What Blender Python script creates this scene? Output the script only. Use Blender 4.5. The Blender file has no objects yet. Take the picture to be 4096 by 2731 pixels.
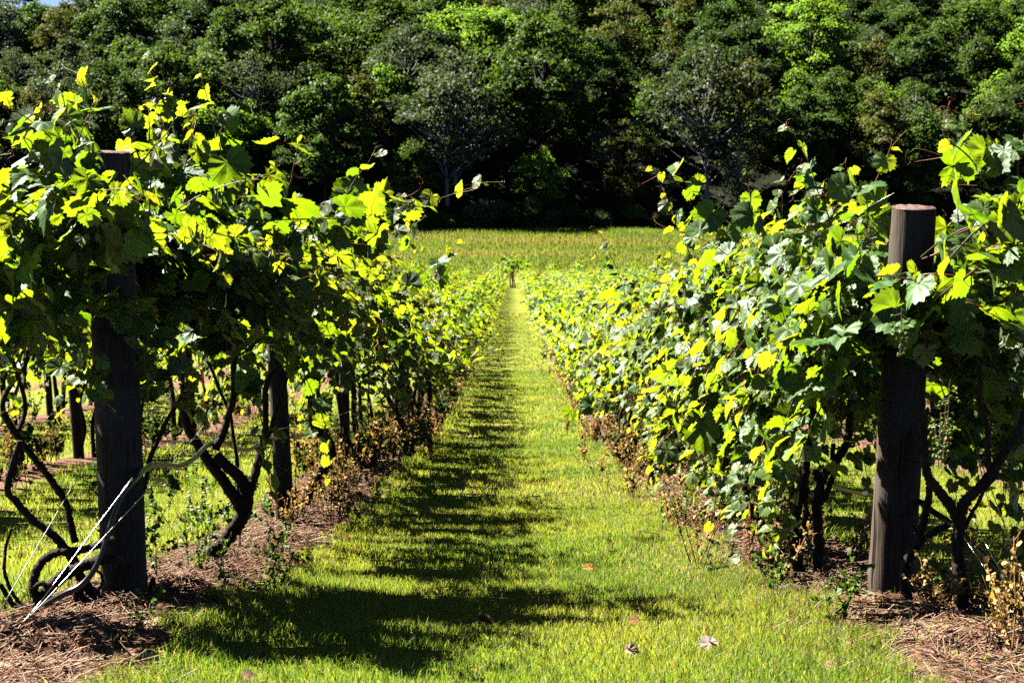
import bpy, math
import numpy as np

# ------------------------------------------------------------------ camera, sky, sun, exposure
R = math.radians
S = bpy.context.scene
COL = S.collection
FPX = 6599.0                      # focal length in photo pixels (4096 wide)
PITCH = R(9.0)
CZ = 2.13
cam = bpy.data.cameras.new("camera")
cam.lens = 58.0
cam.sensor_width = 36.0
cam.clip_start = 0.1
cam.clip_end = 3000.0
cam.dof.use_dof = True
cam.dof.focus_distance = 7.6
cam.dof.aperture_fstop = 10.0
camo = bpy.data.objects.new("camera", cam)
COL.objects.link(camo)
camo.location = (0, 0, CZ)
camo.rotation_euler = (R(90) - PITCH, 0, 0)
S.camera = camo

SUN_EL = R(46.0)
SUN_DIR = np.array([-0.84, 0.54, 0.0])       # horizontal direction TOWARDS the sun
SUN_DIR /= np.linalg.norm(SUN_DIR)
sun = bpy.data.lights.new("sun", 'SUN')
sun.energy = 5.0
sun.angle = R(0.5)
sun.color = (1.0, 0.955, 0.87)
suno = bpy.data.objects.new("sun", sun)
COL.objects.link(suno)
from mathutils import Vector
to_sun = Vector((SUN_DIR[0] * math.cos(SUN_EL), SUN_DIR[1] * math.cos(SUN_EL), math.sin(SUN_EL)))
suno.rotation_euler = to_sun.to_track_quat('Z', 'Y').to_euler()
TS = np.array(to_sun)

W = bpy.data.worlds.new("World")
S.world = W
W.use_nodes = True
nt = W.node_tree
sky = nt.nodes.new('ShaderNodeTexSky')
sky.sky_type = 'NISHITA'
sky.sun_disc = False
sky.sun_elevation = SUN_EL
sky.sun_rotation = math.atan2(SUN_DIR[0], SUN_DIR[1])
sky.air_density = 0.15
sky.dust_density = 0.1
bg = nt.nodes['Background']
bg.inputs['Strength'].default_value = 0.05
nt.links.new(sky.outputs[0], bg.inputs['Color'])

S.view_settings.view_transform = 'Standard'
S.view_settings.look = 'None'
S.view_settings.gamma = 1.0
S.view_settings.exposure = 2.15
S.render.engine = 'CYCLES'
cy = S.cycles
cy.max_bounces = 5
cy.diffuse_bounces = 0
cy.glossy_bounces = 2
cy.transmission_bounces = 0
cy.transparent_max_bounces = 4
cy.use_denoising = False
cy.sample_clamp_indirect = 6.0
cy.caustics_reflective = False
cy.caustics_refractive = False

rng = np.random.default_rng(7)
cP, sP = math.cos(PITCH), math.sin(PITCH)


def P(px, py, d):
    """the world point seen at a photo pixel at a given depth"""
    u = (px - 2048.0) / FPX * d
    v = (1365.5 - py) / FPX * d
    return np.array([u, d * cP + v * sP, CZ - d * sP + v * cP])


# ------------------------------------------------------------------ terrain
ROWX = 1.54
SP = 3.08
_cp = [P(2048, y, d) for d, y in ((6.67, 2450), (11.2, 2125), (15.2, 1915), (24, 1740), (44, 1500), (82, 1290), (190, 1150))]
_py = [-30, -6, 0.0, 3.5] + [p[1] for p in _cp] + [215, 252, 700]
_pz = [1.3, 1.3, 1.05, 0.66] + [p[2] for p in _cp] + [_cp[-1][2] + 0.3, _cp[-1][2] + 1.0, _cp[-1][2] + 1.0]
_ty = np.arange(-30, 700, 0.25)
_tz = np.interp(_ty, _py, _pz)
for _i, _w in enumerate((9, 17, 33)):
    k = np.hanning(_w + 2)[1:-1]
    k /= k.sum()
    pad = np.pad(_tz, _w // 2, mode='edge')
    sm = np.convolve(pad, k, mode='valid')
    lo = (0, 25, 60)[_i]
    wt = np.clip((_ty - lo) / 10.0, 0, 1) if _i else np.ones_like(_ty)
    _tz = _tz * (1 - wt) + sm * wt


def foot(x):
    return 254 + 3.0 * np.sin(x * 0.045 + 1) + 2.0 * np.sin(x * 0.11)


def hill(x, y):
    s = y - foot(x)
    h = np.where(s > 0, s, 0) * 0.42
    top = 39.0 - 5.0 * np.clip((-x - 110) / 40.0, 0, 1) - 4.0 * np.clip((x - 95) / 30.0, 0, 1)
    h = top * (1 - np.exp(-(h / top) ** 1.0 * 1.15))
    return h


def gz(x, y):
    x = np.asarray(x, float)
    y = np.asarray(y, float)
    z = np.interp(y, _ty, _tz) + hill(x, y)
    m = (x + ROWX + SP * 50) % SP
    m = np.minimum(m, SP - m)
    z = z + 0.05 * np.exp(-(m / 0.38) ** 2) * (y < 195) * (y > 5)
    z = z + 0.018 * np.sin(x * 2.1 + y * 0.7) * np.sin(y * 1.3) * np.clip(60 / (np.abs(y) + 30), 0, 1)
    return z


def slope(y):
    return float((np.interp(y + 1, _ty, _tz) - np.interp(y - 1, _ty, _tz)) / 2)


# ------------------------------------------------------------------ mesh helpers
def nz(v):
    return v / (np.linalg.norm(v, axis=-1, keepdims=True) + 1e-9)


class MB:
    def __init__(s):
        s.V, s.T, s.Q, s.U, s.C, s.M = [], [], [], [], [], []
        s.MQ = []
        s.n = 0

    def add(s, v, tris=None, quads=None, uv=None, col=None, mat=0):
        v = np.asarray(v, np.float32).reshape(-1, 3)
        s.V.append(v)
        if tris is not None and len(tris):
            t = np.asarray(tris, np.int64).reshape(-1, 3)
            s.T.append(t + s.n)
            s.M.append(np.full(len(t), mat, np.int32))
        if quads is not None and len(quads):
            q = np.asarray(quads, np.int64).reshape(-1, 4)
            s.Q.append(q + s.n)
            s.MQ.append(np.full(len(q), mat, np.int32))
        s.U.append(np.zeros((len(v), 2), np.float32) if uv is None else np.asarray(uv, np.float32).reshape(-1, 2))
        c = np.zeros((len(v), 4), np.float32)
        c[:, 3] = 1
        if col is not None:
            c[:, :3] = np.asarray(col, np.float32)
        s.C.append(c)
        s.n += len(v)

    def merge(s, o, mat):
        if not o.n:
            return
        s.add(np.concatenate(o.V), np.concatenate(o.T) if o.T else None, np.concatenate(o.Q) if o.Q else None, np.concatenate(o.U), np.concatenate(o.C)[:, :3], mat)

    def mesh(s, name, mats, origin=(0, 0, 0), smooth=True):
        V = np.concatenate(s.V) - np.asarray(origin, np.float32)
        T = np.concatenate(s.T) if s.T else np.zeros((0, 3), np.int64)
        Q = np.concatenate(s.Q) if s.Q else np.zeros((0, 4), np.int64)
        me = bpy.data.meshes.new(name)
        me.vertices.add(len(V))
        me.vertices.foreach_set('co', V.astype(np.float32).ravel())
        nl = len(T) * 3 + len(Q) * 4
        li = np.concatenate([T.ravel(), Q.ravel()]).astype(np.int32)
        me.loops.add(nl)
        me.loops.foreach_set('vertex_index', li)
        me.polygons.add(len(T) + len(Q))
        st = np.concatenate([np.arange(len(T)) * 3, len(T) * 3 + np.arange(len(Q)) * 4]).astype(np.int32)
        me.polygons.foreach_set('loop_start', st)
        mi = np.concatenate([np.concatenate(s.M) if s.M else np.zeros(0, np.int32), np.concatenate(s.MQ) if s.MQ else np.zeros(0, np.int32)])
        mats = mats if isinstance(mats, (list, tuple)) else [mats]
        for m in mats:
            me.materials.append(m)
        me.polygons.foreach_set('material_index', mi.astype(np.int32))
        me.polygons.foreach_set('use_smooth', np.full(len(T) + len(Q), smooth, bool))
        uvl = me.uv_layers.new(name='UVMap')
        U = np.concatenate(s.U)
        uvl.data.foreach_set('uv', U[li].ravel())
        ca = me.color_attributes.new('tint', 'FLOAT_COLOR', 'POINT')
        ca.data.foreach_set('color', np.concatenate(s.C).ravel())
        me.update(calc_edges=True)
        me.validate()
        return me

    def build(s, name, mats, parent=None, origin=(0, 0, 0), smooth=True, place=True):
        me = s.mesh(name, mats, origin, smooth)
        o = bpy.data.objects.new(name, me)
        COL.objects.link(o)
        if parent is not None:
            o.parent = parent
        elif place:
            o.location = origin
        return o


def tag(o, label=None, cat=None, group=None, kind=None):
    if label:
        o['label'] = label
    if cat:
        o['category'] = cat
    if group:
        o['group'] = group
    if kind:
        o['kind'] = kind
    return o


def empty(name, loc, label, cat, group=None):
    o = bpy.data.objects.new(name, None)
    o.empty_display_size = 0.2
    COL.objects.link(o)
    o.location = loc
    return tag(o, label, cat, group)


def copy_tree(o):
    c = o.copy()
    COL.objects.link(c)
    for ch in list(o.children):
        d = ch.copy()
        COL.objects.link(d)
        d.parent = c
        for g in list(ch.children):
            e = g.copy()
            COL.objects.link(e)
            e.parent = d
    return c


def smooth_path(pts, n):
    """Catmull-Rom through points, n samples"""
    p = np.asarray(pts, float)
    if len(p) < 3:
        t = np.linspace(0, 1, n)[:, None]
        return p[0] * (1 - t) + p[-1] * t
    e = np.vstack([2 * p[0] - p[1], p, 2 * p[-1] - p[-2]])
    t = np.linspace(0, len(p) - 1 - 1e-6, n)
    i = t.astype(int)
    f = (t - i)[:, None]
    a, b, c, d = e[i], e[i + 1], e[i + 2], e[i + 3]
    return 0.5 * (2 * b + (c - a) * f + (2 * a - 5 * b + 4 * c - d) * f ** 2 + (3 * b - a - 3 * c + d) * f ** 3)


def tube(mb, pts, rad, k=6, col=None, rough=0.0, cap=True, mat=0):
    p = np.asarray(pts, float)
    n = len(p)
    r = np.broadcast_to(np.asarray(rad, float), (n,)).copy()
    t = nz(np.gradient(p, axis=0))
    u = np.zeros_like(p)
    a = np.array([0, 0, 1.0]) if abs(t[0, 2]) < 0.9 else np.array([1.0, 0, 0])
    u0 = np.cross(t[0], a)
    u0 /= np.linalg.norm(u0)
    for i in range(n):
        u0 = u0 - t[i] * np.dot(u0, t[i])
        u0 = u0 / (np.linalg.norm(u0) + 1e-9)
        u[i] = u0
    w = np.cross(t, u)
    an = np.arange(k) * 2 * math.pi / k
    rr = r[:, None] * np.ones((1, k))
    if rough:
        rr = rr * (1 + rough * rng.normal(size=(n, k)))
        rr = rr * (1 + rough * 0.8 * rng.normal(size=(1, k)))
    ring = p[:, None, :] + rr[..., None] * (np.cos(an)[None, :, None] * u[:, None, :] + np.sin(an)[None, :, None] * w[:, None, :])
    v = ring.reshape(-1, 3)
    i, j = np.meshgrid(np.arange(n - 1), np.arange(k), indexing='ij')
    jn = (j + 1) % k
    q = np.stack([i * k + j, i * k + jn, (i + 1) * k + jn, (i + 1) * k + j], -1).reshape(-1, 4)
    L = np.concatenate([[0], np.cumsum(np.linalg.norm(np.diff(p, axis=0), axis=1))])
    uv = np.stack([np.broadcast_to(an / (2 * math.pi), (n, k)), np.broadcast_to(L[:, None], (n, k))], -1).reshape(-1, 2)
    tr = None
    if cap:
        v = np.vstack([v, p[0], p[-1]])
        uv = np.vstack([uv, [[0, 0], [0, L[-1]]]])
        j = np.arange(k)
        t0 = np.stack([np.full(k, n * k), (j + 1) % k, j], -1)
        t1 = np.stack([np.full(k, n * k + 1), (n - 1) * k + j, (n - 1) * k + (j + 1) % k], -1)
        tr = np.vstack([t0, t1])
    mb.add(v, tris=tr, quads=q, uv=uv, col=col, mat=mat)


def sticks(mb, A, B, r, col=None, mat=0):
    """many three-sided straight sticks at once"""
    A = np.asarray(A, float)
    B = np.asarray(B, float)
    n = len(A)
    if n == 0:
        return
    t = nz(B - A)
    a = np.where(np.abs(t[:, 2:3]) < 0.9, np.array([[0, 0, 1.0]]), np.array([[1.0, 0, 0]]))
    u = nz(np.cross(t, a))
    w = np.cross(t, u)
    r = np.broadcast_to(np.asarray(r, float), (n,))[:, None]
    V = []
    for e in (A, B):
        for k in range(3):
            an = k * 2 * math.pi / 3
            V.append(e + r * (math.cos(an) * u + math.sin(an) * w))
    V = np.stack(V, 1)
    base = (np.arange(n) * 6)[:, None, None]
    q = np.array([[0, 1, 4, 3], [1, 2, 5, 4], [2, 0, 3, 5]])[None] + base
    c = None
    if col is not None:
        c = np.repeat(np.broadcast_to(np.asarray(col, float), (n, 3)), 6, axis=0)
    mb.add(V.reshape(-1, 3), quads=q.reshape(-1, 4), col=c, mat=mat)


_ng = np.random.default_rng(3).random((256, 256))


def vnoise(x, y, s):
    x = np.asarray(x, float) / s + 500.3
    y = np.asarray(y, float) / s + 500.7
    xi, yi = np.floor(x).astype(int), np.floor(y).astype(int)
    fx, fy = x - xi, y - yi
    fx = fx * fx * (3 - 2 * fx)
    fy = fy * fy * (3 - 2 * fy)
    g = lambda a, b: _ng[a % 256, b % 256]
    return (g(xi, yi) * (1 - fx) + g(xi + 1, yi) * fx) * (1 - fy) + (g(xi, yi + 1) * (1 - fx) + g(xi + 1, yi + 1) * fx) * fy


# ------------------------------------------------------------------ materials
class NB:
    def __init__(s, name):
        s.m = bpy.data.materials.new(name)
        s.m.use_nodes = True
        s.t = s.m.node_tree
        s.t.nodes.clear()
        s.out = s.t.nodes.new('ShaderNodeOutputMaterial')

    def n(s, typ, **kw):
        o = s.t.nodes.new(typ)
        for k, v in kw.items():
            setattr(o, k, v)
        return o

    def put(s, sock, v):
        if hasattr(v, 'is_linked') or isinstance(v, bpy.types.NodeSocket):
            s.t.links.new(v, sock)
        elif isinstance(v, (tuple, list)) and len(v) == 3 and sock.type == 'RGBA':
            sock.default_value = (*v, 1)
        else:
            sock.default_value = v

    def math(s, op, a, b=0.0, c=None, clamp=False):
        o = s.n('ShaderNodeMath', operation=op, use_clamp=clamp)
        s.put(o.inputs[0], a)
        s.put(o.inputs[1], b)
        if c is not None:
            s.put(o.inputs[2], c)
        return o.outputs[0]

    def mix(s, f, a, b, mode='MIX'):
        o = s.n('ShaderNodeMix', data_type='RGBA', blend_type=mode)
        s.put(o.inputs[0], f)
        s.put(o.inputs[6], a)
        s.put(o.inputs[7], b)
        return o.outputs[2]

    def ramp(s, f, a, b):
        o = s.n('ShaderNodeMapRange', interpolation_type='SMOOTHSTEP')
        s.put(o.inputs[0], f)
        o.inputs[1].default_value = a
        o.inputs[2].default_value = b
        return o.outputs[0]

    def noise(s, scale, detail=3, vec=None, rough=0.55, out=0):
        o = s.n('ShaderNodeTexNoise')
        o.inputs['Scale'].default_value = scale
        o.inputs['Detail'].default_value = detail
        o.inputs['Roughness'].default_value = rough
        if vec is not None:
            s.t.links.new(vec, o.inputs['Vector'])
        return o.outputs[out]

    def bump(s, h, strength=0.3, dist=0.01):
        o = s.n('ShaderNodeBump')
        o.inputs['Strength'].default_value = strength
        o.inputs['Distance'].default_value = dist
        s.put(o.inputs['Height'], h)
        return o.outputs[0]

    def pbsdf(s, col, rough=0.7, spec=0.3, normal=None, ior=1.5):
        o = s.n('ShaderNodeBsdfPrincipled')
        s.put(o.inputs['Base Color'], col)
        s.put(o.inputs['Roughness'], rough)
        s.put(o.inputs['Specular IOR Level'], spec)
        o.inputs['IOR'].default_value = ior
        if normal is not None:
            s.t.links.new(normal, o.inputs['Normal'])
        return o.outputs[0]

    def mixsh(s, f, a, b):
        o = s.n('ShaderNodeMixShader')
        s.put(o.inputs[0], f)
        s.t.links.new(a, o.inputs[1])
        s.t.links.new(b, o.inputs[2])
        return o.outputs[0]

    def transl(s, col, normal=None):
        o = s.n('ShaderNodeBsdfTranslucent')
        s.put(o.inputs['Color'], col)
        if normal is not None:
            s.t.links.new(normal, o.inputs['Normal'])
        return o.outputs[0]

    def end(s, sh):
        s.t.links.new(sh, s.out.inputs['Surface'])
        return s.m


def sep(b, v):
    o = b.n('ShaderNodeSeparateXYZ')
    b.t.links.new(v, o.inputs[0])
    return o.outputs


def mat_vine_leaf():
    b = NB('vine_leaf')
    at = b.n('ShaderNodeAttribute', attribute_name='tint')
    r, g, bl = sep(b, at.outputs['Vector'])
    tc = b.n('ShaderNodeTexCoord')
    x, y, _ = sep(b, tc.outputs['UV'])
    ang = b.math('ARCTAN2', x, y)
    rad = b.math('SQRT', b.math('ADD', b.math('MULTIPLY', x, x), b.math('MULTIPLY', y, y)))
    t = b.math('DIVIDE', ang, R(52))
    dv = b.math('ABSOLUTE', b.math('SUBTRACT', t, b.math('ROUND', t)))
    dist = b.math('MULTIPLY', b.math('MULTIPLY', dv, R(52)), rad)
    main = b.math('SUBTRACT', 1.0, b.ramp(dist, 0.004, 0.022))
    ph = b.math('FRACT', b.math('SUBTRACT', b.math('MULTIPLY', rad, 8.0), b.math('MULTIPLY', dist, 8.0)))
    s2 = b.math('ABSOLUTE', b.math('SUBTRACT', ph, 0.5))
    sec = b.math('SUBTRACT', 1.0, b.ramp(s2, 0.02, 0.14))
    vein = b.math('MAXIMUM', main, b.math('MULTIPLY', sec, 0.25))
    n1 = b.noise(5.0, 2, tc.outputs['UV'])
    hgt = b.math('SUBTRACT', b.math('MULTIPLY', s2, 0.25), b.math('MULTIPLY', main, 1.0))
    nrm = b.bump(hgt, 0.28, 0.01)
    mature = b.mix(g, (0.045, 0.135, 0.016), (0.085, 0.215, 0.022))
    top = b.mix(r, mature, (0.15, 0.21, 0.022))
    under = b.mix(r, (0.085, 0.13, 0.05), (0.17, 0.21, 0.04))
    geo = b.n('ShaderNodeNewGeometry')
    col = b.mix(geo.outputs['Backfacing'], top, under)
    col = b.mix(b.math('MULTIPLY', vein, 0.35), col, (0.15, 0.2, 0.05))
    tm = b.mix(g, (0.15, 0.38, 0.004), (0.42, 0.64, 0.006))
    tcx = b.mix(r, tm, (0.78, 0.74, 0.02))
    tcx = b.mix(b.math('MULTIPLY', vein, 0.35), tcx, (0.25, 0.33, 0.01))
    tcx = b.mix(b.math('MULTIPLY', b.ramp(n1, 0.45, 0.75), 0.25), tcx, (0.28, 0.36, 0.01))
    rough = b.math('ADD', 0.42, b.math('MULTIPLY', bl, 0.16))
    sh = b.mixsh(0.46, b.pbsdf(col, rough, 0.75, nrm, 1.5), b.transl(tcx, nrm))
    return b.end(sh)


def mat_vine_leaf_far():
    b = NB('vine_leaf_distant')
    at = b.n('ShaderNodeAttribute', attribute_name='tint')
    r, g, bl = sep(b, at.outputs['Vector'])
    mature = b.mix(g, (0.045, 0.135, 0.016), (0.085, 0.215, 0.022))
    top = b.mix(r, mature, (0.15, 0.21, 0.022))
    tm = b.mix(g, (0.15, 0.38, 0.004), (0.42, 0.64, 0.006))
    tcx = b.mix(r, tm, (0.78, 0.74, 0.02))
    sh = b.mixsh(0.46, b.pbsdf(top, 0.54, 0.75, None, 1.5), b.transl(tcx))
    return b.end(sh)


def mat_tree_leaf(name, c0, c1, tr, trf=0.28):
    b = NB(name)
    at = b.n('ShaderNodeAttribute', attribute_name='tint')
    r, g, bl = sep(b, at.outputs['Vector'])
    oi = b.n('ShaderNodeObjectInfo')
    f = b.math('ADD', b.math('MULTIPLY', r, 0.65), b.math('MULTIPLY', oi.outputs['Random'], 0.35))
    col = b.mix(f, c0, c1)
    hs = b.n('ShaderNodeHueSaturation')
    b.put(hs.inputs['Hue'], b.math('ADD', 0.485, b.math('MULTIPLY', oi.outputs['Random'], 0.03)))
    hs.inputs['Saturation'].default_value = 1.0
    b.put(hs.inputs['Value'], b.math('ADD', 0.75, b.math('MULTIPLY', oi.outputs['Random'], 0.5)))
    b.put(hs.inputs['Color'], col)
    sh = b.mixsh(trf, b.pbsdf(hs.outputs[0], 0.6, 0.18), b.transl(tr))
    return b.end(sh)


def mat_bark(name, c0, c1, scale=9.0, bs=0.8, bd=0.02, rough=0.85):
    b = NB(name)
    tc = b.n('ShaderNodeTexCoord')
    mp = b.n('ShaderNodeMapping')
    mp.inputs['Scale'].default_value = (1, 1, 0.22)
    b.t.links.new(tc.outputs['Object'], mp.inputs[0])
    n1 = b.noise(scale * 6, 4, mp.outputs[0])
    n2 = b.noise(scale * 1.3, 3, tc.outputs['Object'])
    f = b.math('ADD', b.math('MULTIPLY', n1, 0.6), b.math('MULTIPLY', n2, 0.4))
    col = b.mix(b.ramp(f, 0.35, 0.68), c0, c1)
    return b.end(b.pbsdf(col, rough, 0.2, b.bump(n1, bs, bd)))


def mat_post():
    b = NB('weathered_post_wood')
    tc = b.n('ShaderNodeTexCoord')
    mp = b.n('ShaderNodeMapping')
    mp.inputs['Scale'].default_value = (1, 1, 0.045)
    b.t.links.new(tc.outputs['Object'], mp.inputs[0])
    grain = b.noise(130, 4, mp.outputs[0])
    crack = b.noise(38, 2, mp.outputs[0])
    blot = b.noise(4, 3, tc.outputs['Object'])
    col = b.mix(b.ramp(grain, 0.3, 0.7), (0.05, 0.033, 0.022), (0.14, 0.10, 0.072))
    col = b.mix(b.ramp(blot, 0.4, 0.65), col, (0.105, 0.09, 0.068))
    ck = b.math('SUBTRACT', 1.0, b.ramp(crack, 0.30, 0.40))
    col = b.mix(ck, col, (0.015, 0.011, 0.009))
    h = b.math('SUBTRACT', b.math('MULTIPLY', grain, 0.6), ck)
    return b.end(b.pbsdf(col, 0.85, 0.15, b.bump(h, 0.9, 0.006)))


def mat_post_top():
    b = NB('sawn_post_end')
    tc = b.n('ShaderNodeTexCoord')
    x, y, z = sep(b, tc.outputs['Object'])
    rr = b.math('SQRT', b.math('ADD', b.math('MULTIPLY', x, x), b.math('MULTIPLY', y, y)))
    nn = b.noise(30, 3, tc.outputs['Object'])
    ring = b.math('SINE', b.math('ADD', b.math('MULTIPLY', rr, 520), b.math('MULTIPLY', nn, 7)))
    col = b.mix(b.ramp(ring, -0.6, 0.8), (0.10, 0.06, 0.05), (0.26, 0.17, 0.145))
    col = b.mix(b.ramp(nn, 0.42, 0.7), col, (0.07, 0.045, 0.04))
    return b.end(b.pbsdf(col, 0.9, 0.1, b.bump(nn, 0.6, 0.005)))


def mat_tint(name, rough=0.8, spec=0.15, trans=0.0, gain=1.0):
    """colour carried by the thing's own 'tint' attribute"""
    b = NB(name)
    at = b.n('ShaderNodeAttribute', attribute_name='tint')
    c = at.outputs['Color']
    sh = b.pbsdf(c, rough, spec)
    if trans:
        sh = b.mixsh(trans, sh, b.transl(b.mix(1.0, c, (gain, gain, gain * 0.5), 'MULTIPLY')))
    return b.end(sh)


def mat_plain(name, col, rough=0.5, spec=0.4, metal=0.0, nscale=20, var=0.3):
    b = NB(name)
    tc = b.n('ShaderNodeTexCoord')
    n1 = b.noise(nscale, 3, tc.outputs['Object'])
    c2 = tuple(c * (1 - var) for c in col)
    o = b.n('ShaderNodeBsdfPrincipled')
    b.put(o.inputs['Base Color'], b.mix(b.ramp(n1, 0.35, 0.7), col, c2))
    o.inputs['Roughness'].default_value = rough
    o.inputs['Specular IOR Level'].default_value = spec
    o.inputs['Metallic'].default_value = metal
    return b.end(o.outputs[0])


def mat_ground():
    b = NB('vineyard_ground')
    geo = b.n('ShaderNodeNewGeometry')
    pos = geo.outputs['Position']
    x, y, z = sep(b, pos)
    # distance from the nearest vine row
    m = b.math('MODULO', b.math('ADD', x, ROWX + SP * 60), SP)
    m = b.math('MINIMUM', m, b.math('SUBTRACT', SP, m))
    ed = b.noise(1.6, 3, pos)
    ed2 = b.noise(7.0, 2, pos)
    me = b.math('ADD', m, b.math('ADD', b.math('MULTIPLY', b.math('SUBTRACT', ed, 0.5), 0.5), b.math('MULTIPLY', b.math('SUBTRACT', ed2, 0.5), 0.25)))
    strip = b.math('SUBTRACT', 1.0, b.ramp(me, 0.30, 0.46))
    rows = b.math('MULTIPLY', b.ramp(y, 3.0, 3.8), b.math('SUBTRACT', 1.0, b.ramp(y, 192, 197)))
    strip = b.math('MULTIPLY', strip, rows)
    # turf
    n_f = b.noise(60, 3, pos)
    mp = b.n('ShaderNodeMapping')
    mp.inputs['Scale'].default_value = (1, 0.4, 1)
    b.t.links.new(pos, mp.inputs[0])
    n_m = b.noise(2.2, 4, mp.outputs[0])
    n_l = b.noise(0.5, 3, mp.outputs[0])
    g = b.mix(b.ramp(n_f, 0.3, 0.7), (0.10, 0.14, 0.013), (0.26, 0.275, 0.035))
    dry = b.math('MULTIPLY', b.ramp(n_m, 0.5, 0.72), 0.65)
    g = b.mix(dry, g, (0.30, 0.25, 0.085))
    g = b.mix(b.math('MULTIPLY', b.ramp(n_l, 0.5, 0.7), 0.5), g, (0.11, 0.175, 0.016))
    # straw under the rows
    n_s = b.noise(45, 4, pos)
    s = b.mix(b.ramp(n_s, 0.35, 0.68), (0.085, 0.04, 0.026), (0.33, 0.19, 0.13))
    s = b.mix(b.math('MULTIPLY', b.ramp(ed, 0.45, 0.7), 0.5), s, (0.22, 0.105, 0.05))
    near = b.mix(strip, g, s)
    # meadow beyond the last vines
    mp2 = b.n('ShaderNodeMapping')
    mp2.inputs['Scale'].default_value = (0.25, 1, 1)
    b.t.links.new(pos, mp2.inputs[0])
    k1 = b.noise(0.22, 4, mp2.outputs[0])
    k2 = b.noise(1.5, 4, pos)
    md = b.mix(b.ramp(k1, 0.42, 0.58), (0.08, 0.125, 0.013), (0.16, 0.155, 0.035))
    md = b.mix(b.math('MULTIPLY', b.ramp(k2, 0.45, 0.7), 0.5), md, (0.12, 0.13, 0.02))
    col = b.mix(b.ramp(y, 196, 202), near, md)
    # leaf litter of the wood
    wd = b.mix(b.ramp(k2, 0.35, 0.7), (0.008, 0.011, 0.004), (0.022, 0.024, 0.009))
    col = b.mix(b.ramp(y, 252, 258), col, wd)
    h = b.math('ADD', b.math('MULTIPLY', n_f, 0.5), n_s)
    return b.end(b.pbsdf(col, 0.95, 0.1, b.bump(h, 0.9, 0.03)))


M_LEAF = mat_vine_leaf()
M_LEAFD = mat_vine_leaf_far()
M_SHOOT = mat_tint('green_red_shoot', 0.45, 0.4, 0.15, 1.5)
M_GRAPE = mat_tint('unripe_grape', 0.3, 0.5, 0.35, 2.0)
M_VBARK = mat_bark('vine_bark', (0.016, 0.011, 0.009), (0.065, 0.045, 0.036), 12, 1.0, 0.012)
M_TBARK = mat_bark('tree_bark', (0.03, 0.024, 0.018), (0.11, 0.09, 0.07), 2, 0.8, 0.05)
M_PBARK = mat_bark('pale_bark', (0.22, 0.20, 0.17), (0.50, 0.48, 0.44), 2, 0.5, 0.03)
M_POST = mat_post()
M_PTOP = mat_post_top()
M_GRASS = mat_tint('grass_blade', 0.5, 0.35, 0.42, 2.2)
M_STRAW = mat_tint('dry_straw', 0.8, 0.15, 0.25, 1.2)
M_HOSE = mat_plain('black_polythene_hose', (0.022, 0.022, 0.026), 0.30, 0.6)
M_WIRE = mat_plain('galvanised_wire', (0.55, 0.55, 0.56), 0.35, 0.5, 0.9)
M_GROUND = mat_ground()
M_CORD = mat_plain('red_cord', (0.45, 0.07, 0.03), 0.6, 0.3)

# ------------------------------------------------------------------ ground
def ground():
    ys = np.concatenate([np.arange(-28, 3, 2.0), np.arange(3, 30, 0.12), np.arange(30, 80, 0.5), np.arange(80, 260, 2.0), np.arange(260, 420, 4.0), np.arange(420, 700, 28)])
    xs = np.concatenate([np.arange(-300, -60, 12.0), np.arange(-60, -9, 1.0), np.arange(-9, 9, 0.1), np.arange(9, 60, 1.0), np.arange(60, 301, 12.0)])
    X, Y = np.meshgrid(xs, ys)
    Z = gz(X, Y)
    nx, ny = len(xs), len(ys)
    i, j = np.meshgrid(np.arange(ny - 1), np.arange(nx - 1), indexing='ij')
    q = np.stack([i * nx + j, i * nx + j + 1, (i + 1) * nx + j + 1, (i + 1) * nx + j], -1).reshape(-1, 4)
    mb = MB()
    mb.add(np.stack([X, Y, Z], -1).reshape(-1, 3), quads=q)
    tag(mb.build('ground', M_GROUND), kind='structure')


ground()

# ------------------------------------------------------------------ leaf templates
def leaf_template(nseg, rings, teeth=0.06):
    th_c = np.array([0, 26, 52, 84, 110, 148, 168, 180.0])
    r_c = np.array([.80, .64, .67, .54, .53, .40, .18, .05])
    th = np.linspace(-180, 180, nseg, endpoint=False)
    r = np.interp(np.abs(th), th_c, r_c)
    if teeth:
        r = r * (1 + teeth * np.where(np.arange(nseg) % 2 == 0, 1, -1) * (np.abs(th) < 160))
    ox, oy = r * np.sin(np.radians(th)), r * np.cos(np.radians(th))
    vs = [[0, 0]]
    sv = [0]
    av = [0]
    for k in range(1, rings + 1):
        s = k / rings
        for a in range(nseg):
            vs.append([ox[a] * s, oy[a] * s])
            sv.append(s)
            av.append(th[a])
    vs = np.array(vs)
    sv = np.array(sv)
    av = np.array(av)
    dv = np.abs(av / 52 - np.round(av / 52)) * 2
    bulge = 0.055 * dv * np.sin(np.clip(sv, 0, 1) * math.pi * 0.8) - 0.01
    bulge[0] = 0
    tr = []
    for a in range(nseg):
        b2 = (a + 1) % nseg
        tr.append([0, 1 + b2, 1 + a])
        for k in range(1, rings):
            i0, i1 = 1 + (k - 1) * nseg, 1 + k * nseg
            tr += [[i0 + a, i0 + b2, i1 + b2], [i0 + a, i1 + b2, i1 + a]]
    tr = np.array(tr)[:, ::-1]
    # make faces point to +z
    v3 = np.hstack([vs, np.zeros((len(vs), 1))])
    nn = np.cross(v3[tr[:, 1]] - v3[tr[:, 0]], v3[tr[:, 2]] - v3[tr[:, 0]])[:, 2]
    tr[nn < 0] = tr[nn < 0][:, ::-1]
    return vs, tr, bulge


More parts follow.
